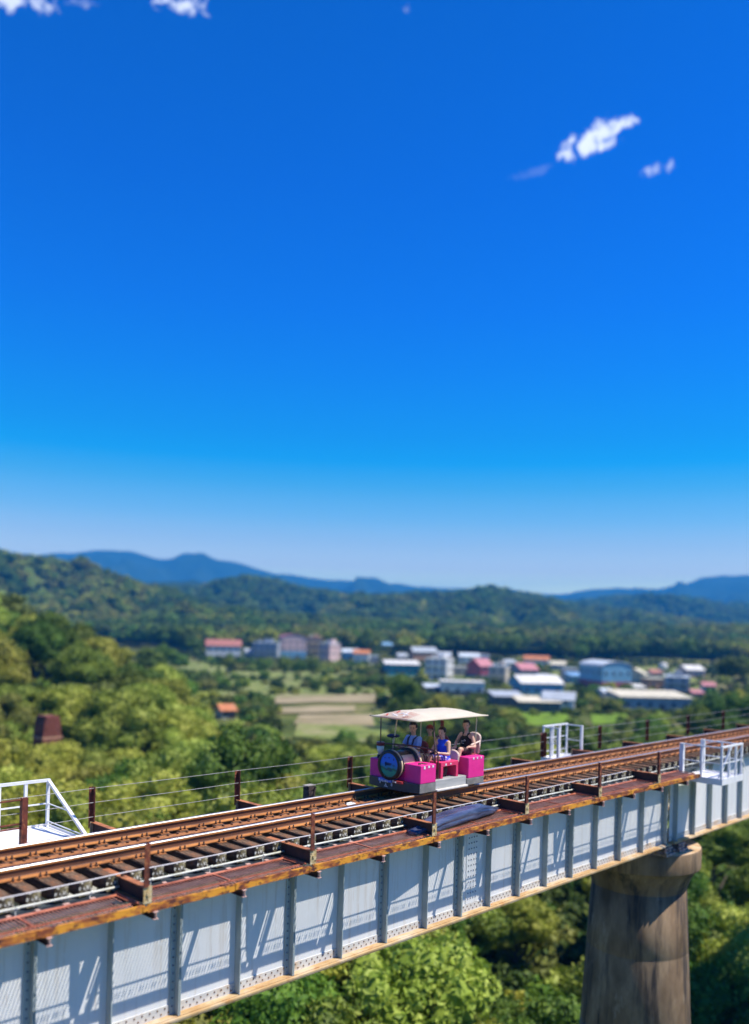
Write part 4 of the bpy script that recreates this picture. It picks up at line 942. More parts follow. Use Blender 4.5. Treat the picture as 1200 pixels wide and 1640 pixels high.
for a, b, c, d in ((0.06, 0.29, 0.09, 0.31), (0.09, 0.31, 0.05, 0.33), (0.03, 0.285, 0.01, 0.31), (-0.01, 0.30, -0.035, 0.30), (0.04, 0.235, -0.04, 0.24), (0.0, 0.275, -0.05, 0.28)):
    add_bar(bm, q4(0.148, a, b), q4(0.148, c, d), 0.014, 0.006)
mw('shirt_print', bm, 'whiteprint', pr4)
# ------------------------------------------------------------------ THE LAND
# terrain is written in metres to the right (X) and ahead (Y) of the camera's place over the valley, then turned to world axes
rs = np.random.RandomState(11)
_tab = rs.rand(512, 512)
def vnoise(x, y):
    xi = np.floor(x).astype(int); yi = np.floor(y).astype(int); fx = x - xi; fy = y - yi
    fx = fx * fx * (3 - 2 * fx); fy = fy * fy * (3 - 2 * fy)
    g = lambda a, b: _tab[a % 512, b % 512]
    return (g(xi, yi) * (1 - fx) + g(xi + 1, yi) * fx) * (1 - fy) + (g(xi, yi + 1) * (1 - fx) + g(xi + 1, yi + 1) * fx) * fy
def fbm(x, y, o=5):
    s = 0; a = 0.5
    for k in range(o): s = s + a * (vnoise(x * 2 ** k + 17 * k, y * 2 ** k + 31 * k) - 0.5); a *= 0.5
    return s * 2
def sm(x, a, b): t = np.clip((x - a) / (b - a), 0, 1); return t * t * (3 - 2 * t)
def ground_h(X, Y):
    """ground height (world z) at X right / Y ahead"""
    X = np.asarray(X, float); Y = np.asarray(Y, float); R = np.hypot(X, Y); az = np.degrees(np.arctan2(X, Y))
    z = -19.5 + 1.6 * fbm(X / 60, Y / 60)
    z = z - 5.5 * (1 - sm(Y, 28, 75)) * sm(X, -12, 22)                      # the gorge under the right-hand pier
    z = z + 3.6 * sm(Y, 24, 40) * (1 - sm(Y, 62, 110)) * (1 - sm(X, -8, 16))
    hill = (1 - sm(az, -27, -10.5)) * sm(R, 85, 165) * (1 - sm(R, 230, 420))
    z = z + 12.8 * hill * (1 + 0.25 * fbm(X / 30, Y / 30))                   # wooded rise at the left
    z = z + 4.0 * sm(R, 380, 620)
    z = z + 26 * sm(R, 620, 1150) + 10 * fbm(X / 200, Y / 200) * sm(R, 600, 1000)
    return z
def WXY(X, Y): return ST * X + CT * Y, -CT * X + ST * Y
def gz(X, Y): return float(ground_h(X, Y))
def ray_ground(px, py, lift=0.0):
    a, b = ab(px, py); lo, hi = 20.0, 1600.0; Y = lo
    while Y < hi:
        if gz(a * Y, Y) + lift >= H + b * Y: break
        Y *= 1.01
    return a * Y, Y
def grid_obj(name, Xs, Ys, Zs, m, smooth=True):
    n0, n1 = Zs.shape; wx, wy = WXY(Xs, Ys)
    v = np.stack([wx.ravel(), wy.ravel(), Zs.ravel()], 1)
    idx = np.arange(n0 * n1).reshape(n0, n1); f = np.stack([idx[:-1, :-1].ravel(), idx[1:, :-1].ravel(), idx[1:, 1:].ravel(), idx[:-1, 1:].ravel()], 1)
    me = bpy.data.meshes.new(name); me.vertices.add(len(v)); me.vertices.foreach_set('co', v.ravel())
    me.loops.add(f.size); me.loops.foreach_set('vertex_index', f.ravel()); me.polygons.add(len(f))
    me.polygons.foreach_set('loop_start', np.arange(0, f.size, 4)); me.polygons.foreach_set('use_smooth', np.full(len(f), smooth))
    me.update(calc_edges=True); me.validate(); 
    if me.polygons[len(f) // 2].normal.z < 0: me.flip_normals()
    me.materials.append(MT[m]); o = bpy.data.objects.new(name, me); C.objects.link(o); return o
MT['ground'] = mat('ground_cover', [(0.035, 0.055, 0.012), (0.10, 0.12, 0.03), (0.20, 0.19, 0.06)], 0.035, 0.95, detail=9, pos=(0.38, 0.62), second=[((0.27, 0.22, 0.12), 0.018, 0.56, 0.66, (1, 1, 1)), ((0.06, 0.12, 0.02), 0.06, 0.55, 0.65, (1, 1, 1))], spec=0.05)
MT['hill'] = mat('hill_ground', [(0.025, 0.05, 0.012), (0.06, 0.10, 0.02), (0.14, 0.15, 0.04)], 0.008, 0.95, detail=10, pos=(0.36, 0.66), spec=0.05, bump=1.0)
MT['far_hill'] = mat('far_hill', [(0.012, 0.03, 0.015), (0.03, 0.055, 0.02)], 0.004, 0.95, detail=10, spec=0.05)
az = np.concatenate([np.linspace(-180, -50, 40, endpoint=False), np.linspace(-50, 50, 260, endpoint=False), np.linspace(50, 180, 41)])
rr = np.concatenate([[0.5], np.geomspace(6, 9000, 150)])
A, R_ = np.meshgrid(np.radians(az), rr, indexing='ij'); X, Y = R_ * np.sin(A), R_ * np.cos(A)
o = grid_obj('ground', X, Y, ground_h(X, Y), 'ground'); tag(o, 'valley floor with grass and scrub reaching from the bridge to the hills', None, None, 'structure')

# ridges: crest line as seen in azimuth, at a distance, falling in spurs to the valley floor
def ridge(name, D, pts, depth, foot, m, label, rough=1.0, naz=260, nr=46, spur=1.0, az0=-46, az1=46, seed=0):
    azs = np.linspace(az0, az1, naz); P = [(math.degrees(math.atan(ab(x, y)[0])), ab(x, y)[1] * D / 1.0 + H) for x, y in pts]
    pa = np.array([p[0] for p in P]); pz = np.array([p[1] for p in P])
    crest = np.interp(azs, pa, pz)
    k = np.ones(7) / 7; crest = np.convolve(np.pad(crest, 3, mode='edge'), k, mode='valid')
    def hf(X, Y):
        R = np.hypot(X, Y); a_ = np.degrees(np.arctan2(X, Y)); Yd = D * np.cos(np.radians(a_))   # crest stands at Y = D
        c = np.interp(a_, azs, crest); f = (Y - (D - depth)) / depth
        up = np.clip(f, 0, 1); prof_ = np.where(f <= 1, up ** 0.85, 1 - 0.5 * np.clip(f - 1, 0, 1) ** 1.3)
        n = 1 - np.abs(fbm(X / (0.20 * depth) + seed, Y / (0.9 * depth), 4)) * 2.2
        n2 = fbm(X / (0.10 * depth) + seed, Y / (0.12 * depth), 5)
        env = np.clip(1 - np.abs(f - 0.45) / 0.62, 0, 1)
        return foot + (c - foot) * prof_ * (1 + 0.0 * f) + (c - foot) * env * (spur * 0.60 * (n - 0.55) + 0.34 * n2) + (c - foot) * 0.035 * rough * fbm(X / (0.05 * depth), Y / (0.05 * depth), 4)
    f = np.linspace(-0.02, 1.7, nr); 
    Ag, F_ = np.meshgrid(np.radians(azs), f, indexing='ij'); Yg = (D - depth) + F_ * depth; Xg = Yg * np.tan(Ag)
    o = grid_obj(name, Xg, Yg, hf(Xg, Yg), m); tag(o, label, None, None, 'structure'); return hf
hfA = ridge('hill', 1150, [(-400, 867), (-100, 877), (0, 892), (60, 899), (130, 915), (200, 935), (300, 965), (380, 999), (470, 1029), (600, 1044), (1600, 1074)], 420, -10, 'hill', 'green wooded hill shouldering down from the left edge', seed=3)
hfB = ridge('hill', 1000, [(-400, 993), (0, 983), (150, 974), (230, 970), (330, 980), (440, 993), (520, 998), (620, 1008), (720, 1008), (820, 1014), (900, 1020), (1050, 1028), (1200, 1030), (1500, 1033)], 330, -10, 'hill', 'low wooded foothills just behind the villages', seed=9)
hfC = ridge('hill', 1750, [(-400, 970), (0, 955), (150, 944), (250, 946), (330, 950), (400, 932), (450, 946), (520, 958), (600, 966), (680, 960), (720, 957), (770, 951), (830, 960), (890, 972), (960, 982), (1050, 995), (1150, 1010), (1500, 1030)], 650, -6, 'hill', 'long forested ridge behind the town with a rounded top right of centre', seed=21)
hfD = ridge('hill', 2700, [(-300, 946), (300, 931), (600, 964), (800, 978), (900, 971), (960, 962), (1040, 964), (1100, 968), (1200, 974), (1350, 966), (1600, 981)], 900, -4, 'far_hill', 'bluish forested ridge at the right behind the long ridge', seed=5)
hfE = ridge('mountain_range', 5600, [(-500, 882), (-200, 878), (60, 892), (120, 886), (160, 880), (190, 878), (235, 889), (262, 898), (285, 890), (312, 885), (350, 898), (372, 906), (396, 901), (430, 916), (500, 925), (545, 931), (572, 928), (620, 936), (700, 940), (800, 946), (900, 953), (940, 946), (1000, 941), (1060, 943), (1110, 933), (1150, 922), (1182, 915), (1215, 922), (1300, 933), (1500, 923)], 1700, 0, 'far_hill', 'blue mountains with twin rounded peaks at the left and one peak at the far right', seed=14, rough=0.5)

# fields, tracks and yards: thin sheets laid just over the ground
def sheet(name, quad, m, label, lift=0.25, n=10):
    c = [ray_ground(*q) for q in quad]; Xs = np.zeros((n + 1, n + 1)); Ys = np.zeros((n + 1, n + 1))
    for i in range(n + 1):
        for j in range(n + 1):
            u, v = i / n, j / n
            Xs[i, j] = (c[0][0] * (1 - u) + c[1][0] * u) * (1 - v) + (c[3][0] * (1 - u) + c[2][0] * u) * v
            Ys[i, j] = (c[0][1] * (1 - u) + c[1][1] * u) * (1 - v) + (c[3][1] * (1 - u) + c[2][1] * u) * v
    o = grid_obj(name, Xs, Ys, ground_h(Xs, Ys) + lift, m); tag(o, label, None, None, 'structure'); return o
MT['paddy'] = mat('paddy', [(0.11, 0.20, 0.02), (0.18, 0.29, 0.03)], 0.3, 0.95, spec=0.05, second=[((0.09, 0.14, 0.03), 0.12, 0.52, 0.62, (1, 3, 1)), ((0.25, 0.24, 0.10), 0.2, 0.6, 0.68, (1, 3, 1))])
MT['palegrass'] = mat('pale_grass', [(0.10, 0.15, 0.03), (0.19, 0.23, 0.06), (0.27, 0.27, 0.11)], 0.10, 0.95, spec=0.05, second=[((0.30, 0.25, 0.15), 0.05, 0.54, 0.64, (1, 4, 1)), ((0.06, 0.10, 0.02), 0.12, 0.56, 0.64, (1, 3, 1))])
MT['tan'] = mat('tan_soil', [(0.24, 0.20, 0.11), (0.38, 0.31, 0.19)], 0.10, 0.95, spec=0.05, second=((0.16, 0.18, 0.06), 0.09, 0.56, 0.68, (1, 5, 1)))
sheet('rice_field', [(800, 1166), (918, 1162), (905, 1141), (812, 1143)], 'paddy', 'bright green rice field left of the yard road')
sheet('rice_field', [(950, 1163), (1016, 1160), (1003, 1143), (945, 1144)], 'paddy', 'bright green rice field between the huts and the long shed')
sheet('dry_field', [(225, 1118), (600, 1112), (585, 1060), (290, 1060)], 'palegrass', 'pale dry grassland below the left village')
sheet('dry_field', [(470, 1182), (620, 1196), (620, 1160), (480, 1152)], 'palegrass', 'pale green field beside the canopy of the rail car', 0.3)
sheet('farm_track', [(440, 1129), (615, 1126), (612, 1113), (442, 1117)], 'tan', 'upper of the two tan tracks across the dry fields', 0.35)
sheet('farm_track', [(440, 1146), (570, 1142), (568, 1133), (441, 1135)], 'tan', 'lower of the two tan tracks across the dry fields', 0.35)
sheet('bare_plot', [(470, 1162), (600, 1165), (596, 1146), (480, 1147)], 'tan', 'bare brown plot behind the front of the canopy', 0.32)
sheet('yard_road', [(935, 1140), (975, 1140), (985, 1095), (968, 1090)], 'tan', 'tan yard road running up between the blue factory and the sheds', 0.4)
sheet('town_ground', [(600, 1142), (1130, 1140), (1110, 1068), (620, 1062)], 'palegrass', 'worn ground under the town', 0.15, 16)

# ------------------------------------------------------------------ houses
for n_, c_ in (('w_white', (0.66, 0.66, 0.64)), ('w_pink', (0.62, 0.44, 0.42)), ('w_blue', (0.16, 0.36, 0.52)), ('w_teal', (0.04, 0.24, 0.32)), ('w_tan', (0.48, 0.36, 0.22)), ('w_grey', (0.34, 0.36, 0.38)), ('w_crim', (0.34, 0.07, 0.12)), ('w_brick', (0.42, 0.22, 0.14)), ('w_dark', (0.07, 0.08, 0.10)), ('w_beige', (0.58, 0.50, 0.40)),
               ('r_white', (0.70, 0.68, 0.62)), ('r_cream', (0.66, 0.60, 0.44)), ('r_grey', (0.38, 0.42, 0.46)), ('r_pink', (0.50, 0.20, 0.22)), ('r_red', (0.38, 0.15, 0.12)), ('r_orange', (0.55, 0.20, 0.08)), ('r_blue', (0.20, 0.38, 0.60)), ('r_pale', (0.56, 0.62, 0.66))):
    MT[n_] = mat(n_, [tuple(v * 0.82 for v in c_), tuple(min(1, v * 1.1) for v in c_)], 0.5, 0.7, second=((0.25, 0.22, 0.18), 0.35, 0.6, 0.8, (1, 1, 0.3)))
MT['glass'] = flat('window_glass', (0.03, 0.045, 0.06), 0.15, 0.1); MT['door'] = flat('door_paint', (0.10, 0.09, 0.10), 0.6)
BOXES = []      # picture areas the trees must leave open, with their distance
def house(px0, px1, ytop, ybase, kind, wall, roof, label, cat='house', depth=None, yaw=None, storeys=2, lower=None, cols=None, name=None):
    pm = (px0 + px1) / 2; X, Y = ray_ground(pm, ybase); W_ = (px1 - px0) * Y / FPX; Ht = (ybase - ytop) * Y / FPX * 1.03; D_ = depth or max(6, W_ * 0.55)
    if yaw is None: yaw = rnd.uniform(-0.3, 0.3)
    W_ = max(3.0, (W_ - abs(math.sin(yaw)) * D_ * 0.7)); zb = min(gz(X, Y), gz(X - W_ / 2, Y), gz(X + W_ / 2, Y)) - 0.1
    Ht += gz(X, Y) - zb
    BOXES.append((px0 - 1, px1 + 1, ytop - 1, ybase - 1, Y))
    wx, wy = WXY(X, Y + D_ / 2); base = math.atan2(-CT, ST)
    root = thing(name or {'flat': 'flat_roofed_house', 'gable': 'gabled_house', 'shed': 'long_shed', 'arch': 'arched_hall'}[kind], label, cat, (wx, wy, zb), 'buildings of the valley town', base + yaw)
    w2, d2 = W_ / 2, D_ / 2; rh = {'flat': 0.0, 'gable': 0.28 * min(D_, Ht * 1.2), 'shed': 0.16 * Ht + 0.3, 'arch': 0.16 * W_}[kind]; rh = min(rh, Ht * 0.4); eh = Ht - rh
    def part(nm, bm, m, par=None): return mk(nm, bm, m, par or root)
    bm = NB(); add_box(bm, -w2, w2, -d2, d2, 0, eh)
    if kind == 'gable':
        for sx in (-1, 1):
            v = [bm.verts.new((sx * w2, -d2, eh)), bm.verts.new((sx * w2, d2, eh)), bm.verts.new((sx * w2, 0, eh + rh - 0.05))]; bm.faces.new(v)
    if kind == 'arch':
        for sy in (-1, 1):
            v = [bm.verts.new((w2 * math.cos(a), sy * d2, eh + rh * math.sin(a) * 0.97)) for a in np.linspace(0, math.pi, 11)]; bm.faces.new(v)
    wl = part('wall', bm, wall)
    if lower: bm = NB(); add_box(bm, -w2 - .04, w2 + .04, -d2 - .04, d2 + .04, 0.0, eh * 0.38); part('lower_wall', bm, lower)
    bm = NB(); e = 0.5
    if kind == 'flat':
        add_box(bm, -w2 - .25, w2 + .25, -d2 - .25, d2 + .25, eh, eh + 0.35); 
    elif kind == 'gable':
        for sy in (-1, 1):
            q = [(-w2 - e, sy * (d2 + e), eh - e * rh / d2), (w2 + e, sy * (d2 + e), eh - e * rh / d2), (w2 + e, 0, eh + rh), (-w2 - e, 0, eh + rh)]
            a = [bm.verts.new(p) for p in q]; b = [bm.verts.new((p[0], p[1], p[2] + 0.18)) for p in q]
            bm.faces.new(a[::-1]); bm.faces.new(b)
            for k in range(4): bm.faces.new((a[k], a[(k + 1) % 4], b[(k + 1) % 4], b[k]))
    elif kind == 'shed':
        extr(bm, [(-d2 - e, eh - 0.1), (d2 + e, eh + rh - 0.1), (d2 + e, eh + rh + 0.1), (-d2 - e, eh + 0.1)], 'x', -w2 - e, w2 + e)
        q = NB(); extr(q, [(-d2, eh), (d2, eh), (d2, eh + rh)], 'x', -w2, w2); part('upper_wall', q, wall)
    else:
        pr = [((w2 + .3) * math.cos(a), eh + (rh) * math.sin(a)) for a in np.linspace(0, math.pi, 13)] + [((w2 + .3) * math.cos(a) * 1.0, eh + 0.25 + (rh) * math.sin(a)) for a in np.linspace(math.pi, 0, 13)]
        for a, b in zip(range(12), range(12)):
            p = [pr[a], pr[a + 1], pr[24 - a], pr[25 - a]]; extr(bm, p, 'y', -d2 - .4, d2 + .4)
    rf = part('roof', bm, roof)
    if kind == 'flat' and storeys >= 2:
        bm = NB(); add_box(bm, -w2 * .2, w2 * .5, -d2 * .1, d2 * .7, eh + .35, eh + min(2.4, Ht * .3)); part('stair_house', bm, wall, rf)
        bm = NB(); tx = -w2 * .55; add_tube(bm, [(tx, 0, eh + .36), (tx, 0, eh + 1.5)], 0.6, 10); part('water_tank', bm, 'r_pale', rf)
    if kind in ('gable', 'shed') and W_ > 14:
        for k in range(int(W_ / 3)):
            x = -w2 + 1.5 + 3 * k; bm = NB()
            if kind == 'shed': add_bar(bm, (x, -d2 - .4, eh + 0.13), (x, d2 + .4, eh + rh + 0.13), 0.12, 0.10)
            else: add_bar(bm, (x, -d2 - .4, eh - .4 * rh / d2 + .2), (x, -0.05, eh + rh + .2), 0.12, 0.08)
            part('roof_rib', bm, roof, rf)
    n = cols or max(2, int(W_ / 3.2)); sh_ = eh / storeys
    wm = bpy.data.meshes.new('window'); bw_ = NB(); hh = min(1.3, sh_ * .5); add_box(bw_, -.62, .62, -.05, .05, 0, hh); bw_.to_mesh(wm); bw_.free(); wm.materials.append(MT['r_pale'])
    pm_ = bpy.data.meshes.new('pane'); bw_ = NB(); add_box(bw_, -.54, .54, -.075, .0, .08, hh - .08); bw_.to_mesh(pm_); bw_.free(); pm_.materials.append(MT['glass'])
    for st in range(storeys):
        for k in range(n):
            x = -w2 + W_ * (k + .5) / n
            if st == 0 and k == n // 2:
                bm = NB(); add_box(bm, x - .9, x + .9, -d2 - .09, -d2, 0, min(2.3, sh_ * .8)); part('door', bm, 'door'); continue
            o = bpy.data.objects.new('window', wm); C.objects.link(o); o.parent = root; o.location = (x, -d2 - .05, st * sh_ + sh_ * .35)
            g_ = bpy.data.objects.new('pane', pm_); C.objects.link(g_); g_.parent = o
        m_ = max(1, int(D_ / 4))
        for k in range(m_):
            for sx in (-1, 1):
                o = bpy.data.objects.new('window', wm); C.objects.link(o); o.parent = root; o.rotation_euler = (0, 0, sx * math.pi / 2); o.location = (sx * (w2 + .05), -d2 + D_ * (k + .5) / m_, st * sh_ + sh_ * .35)
                g_ = bpy.data.objects.new('pane', pm_); C.objects.link(g_); g_.parent = o
    if storeys >= 2 and kind == 'flat':
        for st in range(1, storeys): bm = NB(); add_box(bm, -w2 * .95, w2 * .95, -d2 - .9, -d2, st * sh_ - .12, st * sh_); add_box(bm, -w2 * .95, w2 * .95, -d2 - .95, -d2 - .85, st * sh_, st * sh_ + .75); part('balcony', bm, wall)
    return root
FILL = [(x0, x1, y0, y1, k_, w_, r_, lb, 'house', None, yw, st) for (x0, x1, y0, y1, k_, w_, r_, lb, yw, st) in (
    (390, 405, 1040, 1055, 'gable', 'w_white', 'r_grey', 'tiny white house beside the red-roofed one', .2, 1), (592, 606, 1052, 1064, 'flat', 'w_grey', 'r_pale', 'small grey hut right of the orange-roofed white house', .1, 1),
    (634, 652, 1047, 1060, 'gable', 'w_beige', 'r_grey', 'beige house behind the long teal building', .3, 1), (700, 724, 1046, 1060, 'gable', 'w_pink', 'r_pale', 'pinkish house up behind the white block', -.2, 1),
    (768, 784, 1050, 1062, 'flat', 'w_white', 'r_white', 'small white cube of a house up behind the crimson one', .1, 1), (806, 826, 1058, 1070, 'gable', 'w_white', 'r_grey', 'white cottage left of the bright orange gable', .25, 1),
    (884, 908, 1060, 1074, 'gable', 'w_grey', 'r_cream', 'grey cottage right of the bright orange gable', -.2, 1), (902, 926, 1072, 1086, 'flat', 'w_pink', 'r_pale', 'pink flat-roofed house left of the blue factory', .1, 1),
    (960, 984, 1104, 1118, 'gable', 'w_white', 'r_pale', 'little white house at the foot of the blue factory', .3, 1), (1014, 1034, 1098, 1110, 'shed', 'w_white', 'r_white', 'low white lean-to in front of the cream gable', .1, 1),
    (1040, 1062, 1074, 1087, 'gable', 'w_beige', 'r_red', 'beige cottage with a dull red roof behind the brick building', .2, 1), (1128, 1148, 1094, 1108, 'gable', 'w_white', 'r_pink', 'white cottage with a pink roof at the right edge of town', -.1, 1),
    (680, 706, 1098, 1112, 'shed', 'w_grey', 'r_pale', 'grey lean-to left of the open-fronted building', .1, 1), (1108, 1126, 1106, 1118, 'gable', 'w_pink', 'r_pink', 'tiny pink hut at the end of the very long shed', .1, 1))]
for a in [
    (325, 384, 1026, 1057, 'gable', 'w_white', 'r_red', 'white house with a long reddish roof at the left end of the left village', 'house', None, 0.2, 2),
    (404, 446, 1031, 1057, 'flat', 'w_grey', 'r_pale', 'low grey-white house between the red-roofed house and the tall blue one', 'house', None, -0.1, 2),
    (443, 489, 1018, 1055, 'arch', 'w_pink', 'r_pink', 'tall pink house with a rounded roof and a blue lower floor', 'house', 12, 0.25, 3, 'w_blue'),
    (489, 517, 1023, 1052, 'flat', 'w_tan', 'r_red', 'narrow tan house right beside the rounded pink one', 'house', 10, 0.1, 3),
    (512, 542, 1033, 1064, 'flat', 'w_pink', 'r_pale', 'pale pink three storey block at the right end of the left village', 'house', 12, -0.45, 3),
    (547, 574, 1041, 1057, 'gable', 'w_blue', 'r_pale', 'small pale blue house beside the orange roof', 'house', None, 0.1, 1),
    (566, 592, 1042, 1064, 'gable', 'w_white', 'r_orange', 'small white house with a bright orange roof', 'house', None, -0.1, 1),
    (612, 633, 1030, 1043, 'gable', 'w_white', 'r_blue', 'tiny blue-roofed house alone among trees above the town', 'house', None, 0.1, 1),
    (614, 672, 1060, 1083, 'shed', 'w_teal', 'r_white', 'long low teal building under a pale roof at the left of the town', 'shed', 14, 0.1, 1),
    (655, 700, 1038, 1064, 'gable', 'w_brick', 'r_grey', 'grey-roofed brick-red house behind the white block', 'house', None, 0.3, 2),
    (682, 728, 1057, 1090, 'flat', 'w_white', 'r_white', 'plain white three storey block standing tall in the town', 'house', 12, -0.35, 3),
    (735, 768, 1048, 1066, 'gable', 'w_white', 'r_pale', 'white house with a pale roof up behind the crimson one', 'house', None, 0.1, 2),
    (752, 790, 1057, 1090, 'gable', 'w_crim', 'r_pink', 'crimson house with a teal lower floor', 'house', 11, 0.5, 2, 'w_teal'),
    (727, 753, 1070, 1084, 'flat', 'w_beige', 'r_white', 'low beige annexe between the white block and the crimson house', 'house', None, 0, 1),
    (784, 820, 1070, 1096, 'flat', 'w_beige', 'r_grey', 'beige flat-roofed house right of the crimson house', 'house', 11, -0.3, 2),
    (822, 862, 1065, 1091, 'gable', 'w_grey', 'r_pink', 'grey house under a bright pink-red roof', 'house', 11, 0.35, 2),
    (840, 884, 1052, 1067, 'gable', 'w_white', 'r_orange', 'white house with an orange gable behind the pink-roofed one', 'house', None, -0.3, 1),
    (707, 776, 1095, 1116, 'flat', 'w_white', 'r_white', 'open-fronted white building with a long flat roof in front of the town', 'shed', 10, 0.0, 1, 'w_dark'),
    (825, 902, 1086, 1116, 'gable', 'w_blue', 'r_white', 'wide light blue warehouse with a white gabled roof', 'warehouse', 16, 0.15, 1),
    (860, 905, 1084, 1104, 'arch', 'w_grey', 'r_pale', 'pale curved roof hall behind the blue warehouse', 'hall', 14, 0.0, 1),
    (788, 838, 1112, 1134, 'shed', 'w_dark', 'r_grey', 'dark open shed with a grey roof in front of the blue warehouse', 'shed', 9, 0.1, 1),
    (830, 897, 1120, 1143, 'shed', 'w_dark', 'r_cream', 'long dark hut under a cream roof beside the rice field', 'shed', 9, 0.05, 1),
    (872, 930, 1112, 1142, 'gable', 'w_white', 'r_grey', 'white hut with a grey roof by the yard road', 'house', 10, -0.25, 2),
    (912, 948, 1080, 1096, 'shed', 'w_blue', 'r_blue', 'low blue-roofed lean-to left of the big factory', 'shed', 10, 0.1, 1),
    (944, 1012, 1062, 1106, 'arch', 'w_blue', 'r_pale', 'big light blue factory with an arched pale roof and maroon base', 'factory', 18, 0.3, 2, 'w_crim'),
    (1006, 1040, 1073, 1097, 'gable', 'w_beige', 'r_cream', 'cream gabled house right of the blue factory', 'house', 10, 0.9, 2),
    (1036, 1068, 1089, 1106, 'flat', 'w_brick', 'r_cream', 'small tan brick building with a flat roof', 'house', 8, 0.1, 1),
    (1068, 1116, 1087, 1117, 'flat', 'w_grey', 'r_pale', 'grey building with pale balconies at the right of the town', 'house', 12, -0.3, 3, 'w_brick'),
    (1094, 1129, 1068, 1087, 'gable', 'w_pink', 'r_white', 'pink and white house at the far right of the town', 'house', 10, 0.2, 1),
    (990, 1108, 1112, 1140, 'shed', 'w_grey', 'r_cream', 'very long pale-roofed shed in front of the right side of town', 'shed', 14, 0.06, 1),
    (341, 374, 1131, 1152, 'gable', 'w_white', 'r_orange', 'small hut with an orange roof among trees below the dry fields', 'hut', 6, 0.4, 1),
] + FILL: house(*a)
for (x, y, h_, lb) in ((1062, 1088, 14, 'white round water tower'),):
    X, Y = ray_ground(x, y + 6); wx, wy = WXY(X, Y); root = thing('water_tower', 'white round water tank on legs above the brick building', 'water tower', (wx, wy, gz(X, Y)))
    bm = NB(); add_lathe(bm, [(0.1, 6.0), (1.7, 6.1), (1.9, 6.5), (1.9, 8.5), (1.2, 9.1), (0.1, 9.3)], 16); mk('tank', bm, 'r_white', root)
    for sx in (-1, 1):
        for sy in (-1, 1): bm = NB(); add_bar(bm, (sx * 1.2, sy * 1.2, 0), (sx, sy, 6.2), 0.25); mk('leg', bm, 'r_grey', root)
# ruined brick viaduct pier at the left
X, Y = ray_ground(78, 1240); Y = 92.0; X = ab(76, 1180)[0] * Y; wx, wy = WXY(X, Y); zb = gz(X, Y) - .3
zt_ = H + ab(76, 1146)[1] * Y
root = thing('brick_pier_ruin', 'old dark red brick pier standing broken among the trees at the left', 'brick ruin', (wx, wy, zb), None, 0.15)
MT['oldbrick'] = mat('old_brick', [(0.11, 0.03, 0.025), (0.24, 0.075, 0.05)], 1.4, 0.9, bump=0.4, second=[((0.34, 0.26, 0.20), 0.9, 0.62, 0.74, (1, 1, 2.5)), ((0.05, 0.04, 0.03), 0.8, 0.55, 0.7, (1, 1, 1))])
hh = zt_ - zb
bm = NB(); poly = [(-1.6, 0), (-1.0, hh * .93), (-0.78, hh), (0.72, hh), (0.95, hh * .94), (1.5, 0)]; extr(bm, poly, 'y', -0.9, 0.9); mk('shaft', bm, 'oldbrick', root)
bm = NB(); f = 0.80; add_box(bm, -1.2, 1.14, -0.96, 0.96, hh * f, hh * f + .22); mk('ledge', bm, 'w_brick', root)
nb_ = 0
bmesh_b = bpy.data.meshes.new('brick'); b_ = NB(); add_box(b_, -.2, .2, -.05, .05, -.09, .09); b_.to_mesh(bmesh_b); b_.free(); bmesh_b.materials.append(MT['oldbrick'])
for r_ in range(11):
    z = hh - .18 - r_ * .22
    if abs(z - hh * f - .1) < .2: continue
    for k in range(6):
        wd = 0.74 + (hh - z) / hh * 0.62; x = -wd + .2 + k * .44 + (.2 if r_ % 2 else 0)
        if x > wd - .15: continue
        o = bpy.data.objects.new('brick', bmesh_b); C.objects.link(o); o.parent = root; o.location = (x, -0.90 - rnd.uniform(0, .03), z); nb_ += 1
BOXES.append((50, 100, 1146, 1190, 92))
for q in ((824, 1004, 1147, 1162, 230), (440, 615, 1113, 1147, 300), (470, 600, 1148, 1180, 200), (330, 590, 1068, 1112, 400, 1)): BOXES.append(q)

